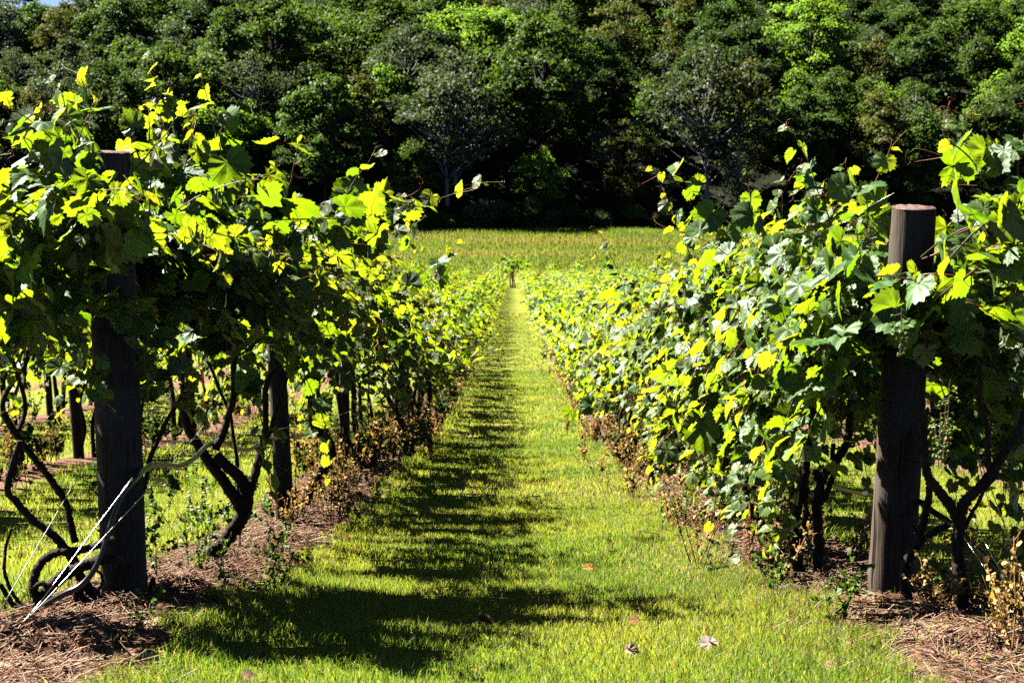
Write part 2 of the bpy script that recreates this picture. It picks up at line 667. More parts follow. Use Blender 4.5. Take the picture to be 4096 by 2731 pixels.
T_NEAR = leaf_template(40, 2, 0.065)
T_MID = leaf_template(14, 1, 0.0)
_v = np.array([[0, 0], [.48, -.1], [.55, .4], [0, .82], [-.55, .4], [-.48, -.1]])
T_FAR = (_v, np.array([[0, 1, 2], [0, 2, 3], [0, 3, 4], [0, 4, 5]]), np.zeros(6))


def add_leaves(mb, tm, pos, nrm, tip, size, r, young, mat=0):
    vs, tr, bulge = tm
    n = len(pos)
    if n == 0:
        return
    nrm = nz(nrm)
    tip = nz(tip - nrm * np.sum(tip * nrm, 1, keepdims=True))
    ax = np.cross(tip, nrm)
    fold = np.radians(r.uniform(2, 30, n))[:, None]
    # some leaves bend backwards
    fold = np.where(r.random((n, 1)) < 0.2, -fold * 0.6, fold)
    droop = r.uniform(-0.1, 0.75, n)[:, None]
    twist = r.normal(0, 0.16, n)[:, None]
    cup = r.uniform(-0.2, 0.5, n)[:, None]
    rip, kk, phs = r.uniform(0.0, 0.11, n)[:, None], r.integers(2, 5, n)[:, None], r.uniform(0, 6.28, n)[:, None]
    x, y = vs[None, :, 0], vs[None, :, 1]
    asp = r.uniform(0.88, 1.12, n)[:, None]
    lx = x * np.cos(fold) * asp
    lz = np.abs(x) * np.sin(fold) - droop * y * np.abs(y) - cup * x * x * 1.2 + twist * x * y + bulge[None] + rip * np.sin(np.arctan2(x, y + 1e-6) * kk + phs) * (x * x + y * y)
    ly = y * (1 - 0.15 * np.abs(droop))
    sz = size[:, None]
    V = pos[:, None, :] + (lx * sz)[..., None] * ax[:, None, :] + (ly * sz)[..., None] * tip[:, None, :] + (lz * sz)[..., None] * nrm[:, None, :]
    F = tr[None] + (np.arange(n) * len(vs))[:, None, None]
    uv = np.broadcast_to(vs[None], (n, len(vs), 2)).reshape(-1, 2)
    c = np.stack([np.clip(young, 0, 1), r.random(n), r.random(n)], 1)
    mb.add(V.reshape(-1, 3), tris=F.reshape(-1, 3), uv=uv, col=np.repeat(c, len(vs), axis=0), mat=mat)


def shoot_path(start, d0, length, grav, r, n=12, wig=0.12):
    d = np.array(d0, float)
    d /= np.linalg.norm(d)
    p = np.array(start, float)
    out = [p.copy()]
    ds = length / (n - 1)
    for i in range(n - 1):
        d = d + np.array([0, 0, -grav * ds]) + r.normal(0, wig, 3) * ds * 3
        d /= np.linalg.norm(d)
        p = p + d * ds
        out.append(p.copy())
    return np.array(out)


SHOOT_COLS = np.array([[0.10, 0.035, 0.018], [0.16, 0.03, 0.015], [0.10, 0.09, 0.02], [0.07, 0.05, 0.02]])
PET_COL = np.array([0.28, 0.05, 0.025])
TEND = np.array([0.30, 0.22, 0.03])


CLEAR = [(1.545, 6.9, 1.40, 0.19), (1.36, 7.0, 1.55, 0.2), (-1.44, 6.6, 1.62, 0.09)]


def dress_shoot(lb, sb, pts, r, tm, axis_x, step=0.075, smax=0.155, smin=0.05, detail=True, lateral=0.45, spread=1.0, tendril=True, up=0.5):
    """leaves, petioles, cane and tendrils of one shoot"""
    seg = np.linalg.norm(np.diff(pts, axis=0), axis=1)
    L = np.concatenate([[0], np.cumsum(seg)])
    n = max(3, int(L[-1] / step))
    s = np.linspace(0.06, 1.0, n) * L[-1]
    node = np.stack([np.interp(s, L, pts[:, k]) for k in range(3)], 1)
    tang = np.stack([np.interp(s, L, np.gradient(pts[:, k])) for k in range(3)], 1)
    tang = nz(tang)
    t = s / L[-1]
    side = np.where(np.arange(n) % 2 == 0, 1.0, -1.0)[:, None]
    perp = nz(np.cross(tang, np.array([[0.2, 0.3, 1.0]])) + r.normal(0, 0.5, (n, 3)))
    off = nz(perp * side + np.array([[0, 0, 0.35]]) + r.normal(0, 0.25, (n, 3)))
    # a second set of smaller leaves on short laterals
    m = int(n * lateral)
    if m:
        idx = r.integers(0, max(1, int(n * 0.85)), m)
        node = np.vstack([node, node[idx] + r.normal(0, 0.05, (m, 3))])
        off = np.vstack([off, nz(r.normal(0, 1, (m, 3)) + np.array([[0, 0, 0.2]]))])
        tang = np.vstack([tang, tang[idx]])
        t = np.concatenate([t, np.clip(t[idx] + r.uniform(-0.2, 0.25, m), 0, 1)])
        lat = np.concatenate([np.zeros(n), np.ones(m)])
    else:
        lat = np.zeros(n)
    # the end posts stand free of leaves at their heads
    ok = np.ones(len(node), bool)
    for (ax_, ay_, az_, aw_) in (CLEAR if spread == 1.0 else ()):
        ok &= ~((np.abs(node[:, 0] - ax_ * node[:, 1] / 6.4) < aw_) & (node[:, 1] < ay_) & (node[:, 1] > ay_ - 1.4) & (node[:, 2] > az_))
    if ok.mean() < 0.85:
        return
    node, off, tang, t, lat = node[ok], off[ok], tang[ok], t[ok], lat[ok]
    N = len(node)
    size = (smax - (smax - smin) * np.clip((t - 0.35) / 0.65, 0, 1) ** 1.3) * r.uniform(0.72, 1.22, N) * np.where(lat > 0, 0.72, 1.0)
    young = np.clip((t - 0.62) * 2.4, 0, 1) * r.uniform(0.6, 1.0, N) + np.where(lat > 0, 0.12, 0.0) + r.uniform(0, 0.18, N)
    plen = size * r.uniform(0.35, 0.75, N)
    base = node + off * plen[:, None]
    outx = np.sign(base[:, 0:1] - axis_x + 1e-6) * np.minimum(1, np.abs(base[:, 0:1] - axis_x) / 0.25)
    outv = np.concatenate([outx, np.zeros((N, 2))], 1)
    nrm = 0.6 * outv * spread + np.array([[0, -0.15, up]]) + 0.35 * TS[None] + r.normal(0, 0.6, (N, 3))
    tip = off * 0.5 + outv * 0.35 + np.array([[0, 0, -0.75]]) + tang * 0.25 + r.normal(0, 0.35, (N, 3))
    add_leaves(lb, tm, base, nrm, tip, size, r, young)
    if sb is None:
        return
    if detail:
        c = SHOOT_COLS[r.integers(0, 4)] * r.uniform(0.8, 1.2)
        rad = np.linspace(0.0042, 0.0014, len(pts))
        tube(sb, pts, rad, 5, col=np.tile(c, (len(pts) * 5 + 2, 1)))
        keep = r.random(N) < 0.85
        pc = PET_COL[None] * r.uniform(0.4, 1.2, (keep.sum(), 1)) + np.array([[0.0, 0.05, 0.0]]) * r.random((keep.sum(), 1))
        sticks(sb, node[keep], base[keep], 0.0014, pc)
        if tendril:
            for _ in range(2 if r.random() < 0.7 else 1):
                k = -1 - r.integers(0, 3)
                a0 = pts[k]
                dd = nz(nz(pts[-1] - pts[-3]) + r.normal(0, 0.75, 3))
                u = nz(np.cross(dd, r.normal(0, 1, 3)))
                w = np.cross(dd, u)
                ln = r.uniform(0.08, 0.2)
                q = np.linspace(0, 1, 18)[:, None]
                cr = np.clip((q - 0.55) / 0.45, 0, 1)
                path = a0 + dd * ln * (q - 0.25 * cr * q) + (u * np.sin(q * 2.5) * 0.03 + 0.018 * cr * (u * np.cos(cr * 9) + w * np.sin(cr * 9) - u))
                tc = TEND * r.uniform(0.6, 1.1) if r.random() < 0.6 else np.array([0.28, 0.06, 0.02])
                tube(sb, path, np.linspace(0.0013, 0.0007, 18), 4, col=np.tile(tc, (18 * 4 + 2, 1)))
    else:
        c = SHOOT_COLS[r.integers(0, 4)]
        tube(sb, pts[::3], np.linspace(0.004, 0.0015, len(pts[::3])), 3, col=np.tile(c, (len(pts[::3]) * 3 + 2, 1)))


_ico = None


def berry_unit():
    global _ico
    if _ico is None:
        import bmesh
        bm = bmesh.new()
        bmesh.ops.create_icosphere(bm, subdivisions=1, radius=1)
        _ico = (np.array([v.co[:] for v in bm.verts]), np.array([[v.index for v in f.verts] for f in bm.faces]))
        bm.free()
    return _ico


def grape_cluster_mesh(mb, p, r, ln=0.13):
    v, f = berry_unit()
    n = int(r.integers(22, 34))
    t = r.random(n)
    w = 0.035 * (1 - 0.7 * t)
    a = r.uniform(0, 6.28, n)
    c = np.stack([p[0] + w * np.cos(a), p[1] + w * np.sin(a), p[2] - t * ln], 1)
    rad = r.uniform(0.0045, 0.0075, n)
    V = c[:, None, :] + v[None] * rad[:, None, None]
    F = f[None] + (np.arange(n) * len(v))[:, None, None]
    g = r.uniform(0.7, 1.2, n)[:, None] * np.array([[0.12, 0.20, 0.03]])
    mb.add(V.reshape(-1, 3), tris=F.reshape(-1, 3), col=np.repeat(g, len(v), axis=0))
    ax = np.stack([np.full(n, p[0]), np.full(n, p[1]), c[:, 2] + 0.012], 1)
    sticks(mb, ax, c, 0.001, np.array([0.10, 0.10, 0.02]))
    sticks(mb, [p + np.array([0, 0, 0.05])], [p - np.array([0, 0, ln])], 0.0015, np.array([0.14, 0.09, 0.02]))


def canopy(lb, sb, org, r, tm, nshoot, half, low=0.7, top=1.0, y0=None, width=1.0, detail=True, step=0.062, smax=0.128, lateral=0.7, sl=0.0, start_h=1.18):
    """all shoots of one vine; org = base of the vine"""
    ox, oy, oz = org
    heads = np.linspace(-half if y0 is None else y0, half, 5) + r.normal(0, 0.09, 5)
    for i in range(nshoot):
        yy = float(heads[r.integers(0, 5)] + r.normal(0, 0.09))
        sd = 1 if r.random() < 0.5 else -1
        kind = r.random()
        st = np.array([ox + r.normal(0, 0.06), oy + yy, oz + sl * yy + start_h + r.uniform(-0.1, 0.3) * top])
        if kind < 0.2:      # upright
            d0 = [sd * r.uniform(0, 0.3), r.uniform(-0.35, 0.35), 1.0]
            ln, g = r.uniform(0.6, 1.0) * top, r.uniform(0.0, 0.5)
        elif kind < 0.20 + 0.30 * low:    # hanging
            d0 = [sd * r.uniform(0.5, 1.0) * width, r.uniform(-0.6, 0.6), r.uniform(0.2, 0.7)]
            ln, g = r.uniform(0.8, 1.25), r.uniform(2.6, 4.2)
        else:
            d0 = [sd * r.uniform(0.2, 1.0) * width, r.uniform(-0.6, 0.6), r.uniform(0.5, 1.1) * top]
            ln, g = r.uniform(0.7, 1.15), r.uniform(1.0, 2.6)
        pts = shoot_path(st, d0, ln, g, r)
        dress_shoot(lb, sb, pts, r, tm, ox, step, smax, detail=detail, lateral=lateral)


def knots(path, r, amp):
    n = len(path)
    w = np.zeros((n, 3))
    for k in (2.5, 5.5):
        ph = r.uniform(0, 6.28, 3)
        w += amp / k * 2 * np.sin(np.linspace(0, k * 6.28, n)[:, None] * 0.5 + ph[None])
    w *= np.minimum(1, np.linspace(0, 3, n))[:, None]
    return path + w


def generic_trunk(mb, org, r, h=1.25, sl=0.0, k=8):
    ox, oy, oz = org
    for s in range(r.integers(2, 4)):
        b = np.array([ox + r.normal(0, 0.06), oy + r.normal(0, 0.15), oz - 0.06])
        ly = r.uniform(-0.45, 0.45)
        pts = [b, b + [r.normal(0, 0.05), ly * 0.55, h * 0.28], b + [r.normal(0, 0.07), ly * 0.25, h * 0.55], b + [r.normal(0, 0.05), ly, h * 0.85], b + [0, ly * 2.0, h + 0.05]]
        path = knots(smooth_path(pts, 22), r, 0.012)
        tube(mb, path, np.linspace(r.uniform(0.026, 0.040), 0.013, 22), k, rough=0.09)
        if r.random() < 0.8:
            q = path[12]
            l2 = -np.sign(ly) * r.uniform(0.3, 0.8)
            tube(mb, knots(smooth_path([q, q + [0.02, l2 * 0.4, h * 0.25], q + [0, l2, h * 0.5]], 12), r, 0.008), np.linspace(0.018, 0.009, 12), max(5, k - 2), rough=0.08)


# ------------------------------------------------------------------ explicit trunks (photo coordinates, each at its own depth)
def c4(pts, d):   # lower left close-up
    return [P(x / 1.887, 1900 + y / 1.887, d if len(e) == 0 else e[0]) for x, y, *e in pts]


def c3(pts, d):
    return [P(x / 1.96, 1200 + y / 1.96, d if len(e) == 0 else e[0]) for x, y, *e in pts]


def c5(pts, d):
    return [P(1100 + x / 1.96, 1200 + y / 1.96, d if len(e) == 0 else e[0]) for x, y, *e in pts]


def c8(pts, d):
    return [P(2900 + x / 1.2734, 1500 + y / 1.2734, d if len(e) == 0 else e[0]) for x, y, *e in pts]


def c7(pts, d):
    return [P(2200 + x / 1.96, 1200 + y / 1.96, d if len(e) == 0 else e[0]) for x, y, *e in pts]


def limb(mb, pts, r0, r1, k=9, amp=0.008, n=None, rough=0.13):
    n = (n or max(14, len(pts) * 7)) * 2
    r0, r1 = r0 * 0.74, r1 * 0.78
    path = knots(smooth_path(pts, n), rng, amp)
    b = MB()
    tube(b, path, np.linspace(r0, r1, n), k, rough=rough)
    mb.append(b)


def ground_at(x, y):
    return float(gz(x, y))


LEFT_NEAR = [  # (y, label, trunk builder)
    (6.25, 'grapevine with gnarled looping trunk in front of the thick left end post'),
    (8.45, 'grapevine with thick black forked trunk just behind the left end post'),
    (11.8, 'grapevine with one slim S curved trunk behind the second left post'),
    (14.6, 'grapevine with two wavy trunks beside the pale third left post'),
    (16.9, 'grapevine with two thin stems among dry weeds behind the pale third left post'),
    (19.4, 'grapevine with curled side shoot low on its trunk, in front of the fourth left post'),
    (21.9, 'grapevine with dark double trunk just past the fourth left post'),
    (24.4, 'last separately visible dark trunk of the left row, a grapevine over russet weeds'),
]
RIGHT_NEAR = [
    (5.6, 'grapevine with stout Y shaped trunk at the right edge, nearest on the right'),
    (7.6, 'grapevine with slim forked trunk leaning against the thick right end post'),
    (9.0, 'grapevine with pair of dark trunks standing on straw left of the right end post'),
    (10.8, 'grapevine with thick bent dark arm behind the second right post'),
    (12.9, 'grapevine with low hanging leafy shoots between the second and third right posts'),
    (15.6, 'grapevine with bare curved trunk hooked out over brown straw on the right'),
    (18.2, 'grapevine spilling leaves over the grass beyond the hooked bare trunk'),
    (20.8, 'grapevine with short shoot dangling towards the alley, right row'),
    (23.4, 'grapevine of the right row just past the fourth right post'),
]


def trunk_left(i, mb):
    if i == 0:
        d = 6.3
        limb(mb, c4([(150, -260), (60, 90), (130, 200), (240, 330), (370, 440), (450, 540), (560, 690), (620, 800), (720, 900), (830, 1040), (900, 1110), (1000, 1135), (1140, 1060, 6.5), (1160, 900, 6.55)], d), 0.016, 0.034, n=70)
        limb(mb, c4([(620, 800), (600, 900), (580, 1000), (560, 1090)], 6.28), 0.030, 0.036)
        limb(mb, c3([(20, 880), (130, 1060), (280, 1230), (350, 1330), (490, 1560), (530, 1700), (600, 1900)], 6.45), 0.017, 0.018, n=40)
        limb(mb, c4([(900, 470, 6.4), (760, 520), (600, 570), (440, 590), (330, 640), (262, 740), (255, 840), (290, 920), (350, 960), (420, 1100)], 6.2), 0.019, 0.028, n=56, amp=0.006)
        limb(mb, c4([(262, 850), (300, 815), (345, 830), (370, 900)], 6.15), 0.014, 0.010, amp=0.003)
        limb(mb, c4([(1010, 640, 6.5), (850, 640), (700, 640), (560, 720), (420, 830), (300, 950), (330, 1060)], 6.24), 0.022, 0.034, n=44)
        limb(mb, c4([(0, 820), (90, 960), (240, 1020)], 6.2), 0.012, 0.014, amp=0.004)
        limb(mb, c4([(90, 400), (40, 560), (30, 700), (80, 860), (180, 1000)], 6.25), 0.008, 0.010, amp=0.004)
        limb(mb, c4([(720, 900), (770, 800), (740, 720), (660, 640)], 6.2), 0.007, 0.006, amp=0.004)
        limb(mb, c4([(1170, 1130, 6.52), (1180, 900, 6.6), (1140, 780, 6.62)], 6.5), 0.045, 0.012, amp=0.004)
        limb(mb, c3([(1120, 1500), (1180, 1250), (1290, 1020), (1400, 760), (1440, 560)], 6.85), 0.014, 0.010, n=30)
    elif i == 1:
        d = 8.35
        limb(mb, c4([(1560, 720), (1600, 620), (1680, 520), (1770, 420), (1830, 310), (1850, 200), (1835, 80), (1770, -20), (1700, -90), (1640, -160)], d), 0.056, 0.036, k=12, n=54, rough=0.08)
        limb(mb, c4([(1850, 290), (1780, 170), (1720, 100), (1650, 0), (1560, -130), (1490, -240), (1440, -330), (1400, -480), (1380, -640)], d), 0.046, 0.026, k=11, n=48, rough=0.08)
        limb(mb, c3([(1690, 1170), (1760, 1020), (1800, 850), (1830, 650), (1850, 480), (1900, 300)], d), 0.030, 0.018, n=30)
        limb(mb, c4([(1860, 240), (1890, 130), (1915, 0)], d) + c3([(2030, 1200), (2090, 950), (2110, 650), (2230, 480), (2350, 330)], d), 0.026, 0.015, n=36)
        limb(mb, c3([(2000, 1420), (2080, 1120), (2150, 900), (2230, 650), (2330, 450)], 8.5), 0.020, 0.012, n=30)
        limb(mb, c3([(1870, 1560), (1860, 1250), (1830, 1000), (1770, 820), (1690, 640), (1630, 480)], 8.6), 0.015, 0.010, n=30)
    elif i == 2:
        d = 11.7
        limb(mb, c5([(235, 1590), (320, 1410), (410, 1310), (440, 1230), (430, 1130), (380, 1050), (320, 1000), (295, 900), (300, 700), (310, 500)], d), 0.050, 0.030, k=10, n=54)
        limb(mb, c5([(350, 1020), (350, 900), (335, 700), (330, 520)], d), 0.024, 0.014)
        limb(mb, c5([(350, 1000), (380, 920)], d), 0.010, 0.006)
    elif i == 3:
        d = 14.6
        limb(mb, c5([(520, 1480), (580, 1340), (603, 1210), (565, 1060), (525, 920), (490, 700), (470, 500)], d), 0.040, 0.026, n=44)
        limb(mb, c5([(700, 1320), (640, 1140), (625, 950), (618, 780), (600, 560)], 15.4), 0.042, 0.030, n=36)
    elif i == 4:
        d = 16.6
        limb(mb, c5([(740, 1420), (775, 1290), (745, 1190), (685, 1100), (668, 900), (660, 640)], d), 0.046, 0.022, n=44)
        limb(mb, c5([(835, 1160), (790, 1000), (750, 850), (720, 700)], 17.6), 0.026, 0.018, n=30)
        limb(mb, c5([(735, 1120), (732, 850), (735, 560)], 17.4), 0.012, 0.010)
    elif i == 5:
        d = 19.3
        limb(mb, c5([(900, 1200), (1005, 1080), (1010, 1020), (960, 880), (900, 780), (840, 600)], d), 0.075, 0.026, n=44)
        limb(mb, c5([(960, 900), (940, 720), (880, 600)], d), 0.030, 0.018)
        limb(mb, c5([(905, 840), (850, 830), (838, 780), (890, 730), (930, 640)], d), 0.022, 0.014, n=30, amp=0.004)
    elif i == 6:
        d = 21.6
        limb(mb, c5([(1030, 1090), (1070, 930), (1050, 760), (1030, 560)], d), 0.080, 0.035, n=34)
        limb(mb, c5([(1120, 980), (1130, 870), (1090, 780), (1110, 600)], d), 0.035, 0.022, n=30)
    else:
        d = 24.2
        limb(mb, c5([(1165, 900), (1200, 780), (1215, 690), (1190, 580)], d), 0.080, 0.040, n=34)
        limb(mb, c5([(1180, 700), (1130, 620), (1110, 560)], d), 0.035, 0.022)
        limb(mb, c5([(1255, 760), (1250, 640), (1240, 540)], 26), 0.045, 0.03)


def trunk_right(i, mb):
    if i == 0:
        d = 5.9
        limb(mb, c8([(1210, 1250), (1200, 1080), (1180, 900), (1185, 780), (1150, 690), (1080, 580), (1030, 470), (1010, 280), (1000, 60)], d), 0.034, 0.017, k=10, n=56)
        limb(mb, c8([(1185, 770), (1215, 660), (1290, 580), (1350, 480), (1440, 370), (1500, 280), (1560, 100)], d), 0.028, 0.015, k=9, n=46)
        limb(mb, c8([(1340, 470), (1330, 300), (1310, 120), (1290, -60)], d), 0.016, 0.012, n=26)
        limb(mb, c8([(1205, 800), (1260, 700), (1340, 580), (1400, 440)], d), 0.010, 0.007, n=22)
        limb(mb, c8([(1470, 720), (1460, 560), (1440, 420), (1490, 250)], 11.0), 0.034, 0.02, n=26)
    elif i == 1:
        d = 6.3
        limb(mb, c8([(985, 1340), (940, 1180), (920, 1060), (925, 950), (980, 850), (1015, 700), (1035, 560), (1010, 430), (1000, 300)], d), 0.030, 0.014, n=50)
        limb(mb, c8([(930, 940), (970, 880), (1050, 820), (1130, 770), (1200, 770)], d), 0.020, 0.016, n=30)
        limb(mb, c8([(950, 770), (985, 810)], d), 0.006, 0.005)
    elif i == 2:
        d = 7.7
        limb(mb, c8([(420, 1100), (370, 960), (350, 830), (362, 680), (395, 520), (420, 380), (450, 290), (440, 100)], d), 0.034, 0.020, n=46)
        limb(mb, c8([(460, 1090), (475, 900), (470, 760), (462, 650), (500, 520), (545, 470), (600, 380), (625, 300), (640, 120)], d), 0.036, 0.022, n=50)
        limb(mb, c8([(475, 660), (520, 610), (545, 500), (555, 350)], d), 0.022, 0.014, n=26)
        limb(mb, c8([(470, 530), (466, 490)], d), 0.020, 0.018)
        limb(mb, c8([(380, 860), (420, 680), (405, 560)], d), 0.012, 0.012)
        limb(mb, c8([(240, 930), (180, 740), (120, 640), (110, 500), (120, 300)], 8.6), 0.024, 0.016, n=30)
    elif i == 3:
        d = 10.4
        limb(mb, c7([(1480, 1700), (1560, 1500), (1660, 1350), (1760, 1290), (1800, 1200), (1850, 1060)], d), 0.050, 0.036, n=40)
        limb(mb, c7([(1900, 1560), (1890, 1340), (1870, 1150)], d), 0.030, 0.024)
        limb(mb, c7([(1560, 1640), (1550, 1400), (1560, 1200)], 11), 0.040, 0.026)
    elif i == 4:
        d = 13.0
        limb(mb, c7([(1130, 1560), (1180, 1400), (1220, 1300), (1200, 1100)], d), 0.040, 0.024, n=34)
        limb(mb, c7([(790, 1500), (800, 1300), (830, 1100), (840, 900)], d + 1), 0.050, 0.030, n=30)
    elif i == 5:
        d = 15.8
        limb(mb, c7([(640, 1380), (610, 1300), (540, 1210), (512, 1140), (540, 1080), (600, 1000), (640, 860)], d), 0.034, 0.022, n=44)
        limb(mb, c7([(800, 1480), (800, 1300), (790, 1100)], d), 0.040, 0.026)


def new_vine(x, y, seed, label, group, tm, nshoot, half, trunkf=None, detail=True, heroes=(), ngrapes=0, **kw):
    z = ground_at(x, y)
    org = np.array([x, y, z])
    r = np.random.default_rng(seed)
    root = empty('grapevine', org, label, 'grapevine', group)
    tb, lb, sb = [], MB(), MB()
    if trunkf:
        trunkf(tb)
    if not tb:
        g = MB()
        generic_trunk(g, org, r)
        tb = [g]
    for q, b in enumerate(tb):
        b.build('trunk' if q == 0 else 'stem', M_VBARK, root, org)
    canopy(lb, sb, org, r, tm, nshoot, half, detail=detail, sl=slope(y), **kw)
    if x < 0 and y < 7:      # the end vine sprawls out to the left of its post
        canopy(lb, sb, org + np.array([-0.5, 0, 0]), r, tm, 16, 0.7, detail=True, low=0.5, top=0.5, y0=-0.35, sl=slope(y))
    for pts, hk in heroes:
        path = knots(smooth_path(pts, 20), r, 0.006)
        hl, hs = MB(), MB()
        dress_shoot(hl, hs, path, r, tm, x, detail=True, **hk)
        hs2 = MB()
        hs2.merge(hs, 0)
        hs2.merge(hl, 1)
        hs2.build('leafy_shoot', [M_SHOOT, M_LEAF], root, org)
    lb.build('foliage', M_LEAF, root, org)
    sb.build('shoots', M_SHOOT, root, org)
    for g in range(ngrapes):
        gp = org + [r.choice([-1, 1]) * r.uniform(0.05, 0.3), r.uniform(-half, half), r.uniform(0.78, 1.2)]
        gb = MB()
        grape_cluster_mesh(gb, gp, r)
        gb.build('grape_cluster', M_GRAPE, root, org)
    return root


def hero(pts, **kw):
    d = dict(step=0.065, smax=0.16, smin=0.05, lateral=0.35, spread=0.3, up=0.15)
    d.update(kw)
    return ([P(*p) for p in pts], d)


HL = {
    0: [hero([(380, 620, 6.3), (350, 480, 6.3), (340, 380, 6.25), (320, 300, 6.25)], smax=0.16),
        hero([(120, 700, 6.3), (110, 560, 6.25), (60, 520, 6.2)]),
        hero([(250, 650, 6.2), (220, 500, 6.2), (150, 430, 6.2)], smax=0.17),
        hero([(500, 760, 6.4), (600, 600, 6.4), (720, 470, 6.4)], smax=0.17),
        hero([(560, 640, 6.5), (520, 520, 6.5), (500, 460, 6.5)]),
        hero([(300, 1000, 6.0), (330, 1180, 5.9), (420, 1260, 5.85), (520, 1230, 5.8)], smax=0.2),
        hero([(60, 1150, 6.0), (160, 1230, 5.9), (230, 1290, 5.85)], smax=0.22)],
    1: [hero([(900, 760, 7.6), (880, 600, 7.6), (840, 440, 7.6), (800, 300, 7.6)], smax=0.155),
        hero([(960, 780, 7.6), (930, 600, 7.6), (890, 520, 7.6)]),
        hero([(560, 960, 7.0), (800, 880, 7.0), (1100, 885, 7.0), (1400, 870, 7.0), (1700, 810, 7.0), (1950, 725, 7.0)], smax=0.155, step=0.075, lateral=0.3),
        hero([(1150, 760, 7.8), (1180, 660, 7.8), (1190, 570, 7.8)]),
        hero([(1320, 900, 7.6), (1400, 740, 7.6), (1500, 620, 7.6)]),
        hero([(1280, 960, 7.3), (1450, 850, 7.3), (1620, 790, 7.3)], smax=0.16),
        hero([(1300, 960, 7.4), (1500, 980, 7.4), (1620, 900, 7.4)], smax=0.16)],
    2: [hero([(1500, 1120, 10.2), (1580, 980, 10.2), (1640, 900, 10.2)]),
        hero([(1640, 1180, 10.8), (1760, 1080, 10.8), (1830, 980, 10.8)])],
    3: [hero([(1534, 1250, 13), (1640, 1360, 13), (1760, 1440, 13), (1850, 1440, 13), (1990, 1400, 13)], smax=0.13)],
}
HR = {
    0: [hero([(3960, 760, 6.0), (3880, 640, 6.0), (3800, 560, 6.0), (3760, 515, 6.0)], smax=0.17),
        hero([(4060, 740, 6.0), (3980, 590, 6.0), (3920, 500, 6.0), (3880, 470, 6.0)]),
        hero([(4090, 800, 5.9), (4080, 640, 5.9), (4100, 520, 5.9)], smax=0.17)],
    1: [hero([(3470, 900, 7.2), (3480, 760, 7.2), (3560, 600, 7.2)], smax=0.16),
        hero([(3820, 1060, 6.3), (3830, 900, 6.3), (3810, 700, 6.3), (3770, 600, 6.3)], smax=0.17)],
    2: [hero([(3340, 960, 7.8), (3290, 800, 7.8), (3230, 640, 7.8), (3150, 510, 7.8)], smax=0.16),
        hero([(3480, 900, 7.6), (3440, 760, 7.6), (3400, 690, 7.6)])],
    3: [hero([(2900, 1000, 9.4), (2820, 800, 9.4), (2720, 720, 9.4), (2610, 690, 9.4)]),
        hero([(2990, 900, 9.4), (3000, 760, 9.4), (2960, 690, 9.4)]),
        hero([(2833, 1480, 8.2), (2780, 1620, 8.1), (2690, 1730, 8.05), (2580, 1840, 8.0)], smax=0.19, step=0.09),
        hero([(2960, 1600, 8.2), (2900, 1700, 8.1), (2820, 1780, 8.1)], smax=0.17)],
    4: [hero([(2760, 1020, 11.5), (2700, 860, 11.5), (2660, 790, 11.5)]),
        hero([(2640, 1560, 10.8), (2570, 1640, 10.7), (2520, 1720, 10.6)], smax=0.18)],
    5: [hero([(2500, 1180, 14.6), (2460, 1060, 14.6), (2400, 930, 14.6)], smax=0.15),
        hero([(2430, 1580, 14.0), (2340, 1640, 13.9), (2240, 1690, 13.8)], smax=0.14)],
}

for i, (y, lab) in enumerate(LEFT_NEAR):
    tm = T_NEAR if y < 20 else T_MID
    new_vine(-ROWX, y, 100 + i, lab, 'grapevines in the row left of the alley', tm, 62 if i < 3 else 54, 1.2 if i == 0 else 1.35,
             trunkf=lambda mb, i=i: trunk_left(i, mb), heroes=HL.get(i, ()), ngrapes=5 if i < 4 else 0, low=0.12 if i < 3 else 0.3, detail=y < 20, start_h=1.26 if i < 3 else 1.18, top=(0.72, 0.92, 0.9)[min(i, 2)], y0=-0.4 if i == 0 else None)
for i, (y, lab) in enumerate(RIGHT_NEAR):
    tm = T_NEAR if y < 20 else T_MID
    new_vine(ROWX, y, 200 + i, lab, 'grapevines in the row right of the alley', tm, 66 if i < 5 else 54, 1.0 if i < 4 else 1.35,
             trunkf=(lambda mb, i=i: trunk_right(i, mb)), heroes=HR.get(i, ()), ngrapes=5 if i < 5 else 0, low=1.05, detail=y < 20, top=(0.9, 0.7, 0.85, 0.92, 0.92)[min(i, 4)], start_h=(1.1, 1.05, 1.07, 1.1, 1.1)[min(i, 4)], y0=-0.1 if i == 0 else None)


# ---- shared variants for the vines farther off
def variant(seed, tm, nshoot, half, smax, step, detail, mat, lateral=0.35, trunk_k=7):
    r = np.random.default_rng(seed)
    org = np.zeros(3)
    tb, lb, sb = MB(), MB(), MB()
    generic_trunk(tb, org, r, k=trunk_k)
    canopy(lb, sb if detail else None, org, r, tm, nshoot, half, detail=False, step=step, smax=smax, lateral=lateral, low=0.9)
    return (tb, tb.mesh('trunk', M_VBARK), lb, lb.mesh('foliage', mat), sb.mesh('shoots', M_SHOOT) if detail and sb.n else None)


MIDV = [variant(300 + k, T_MID, 36, 1.45, 0.155, 0.085, True, M_LEAFD) for k in range(5)]
FARV = [variant(340 + k, T_FAR, 34, 1.55, 0.165, 0.10, False, M_LEAFD, 0.25, 5) for k in range(6)]


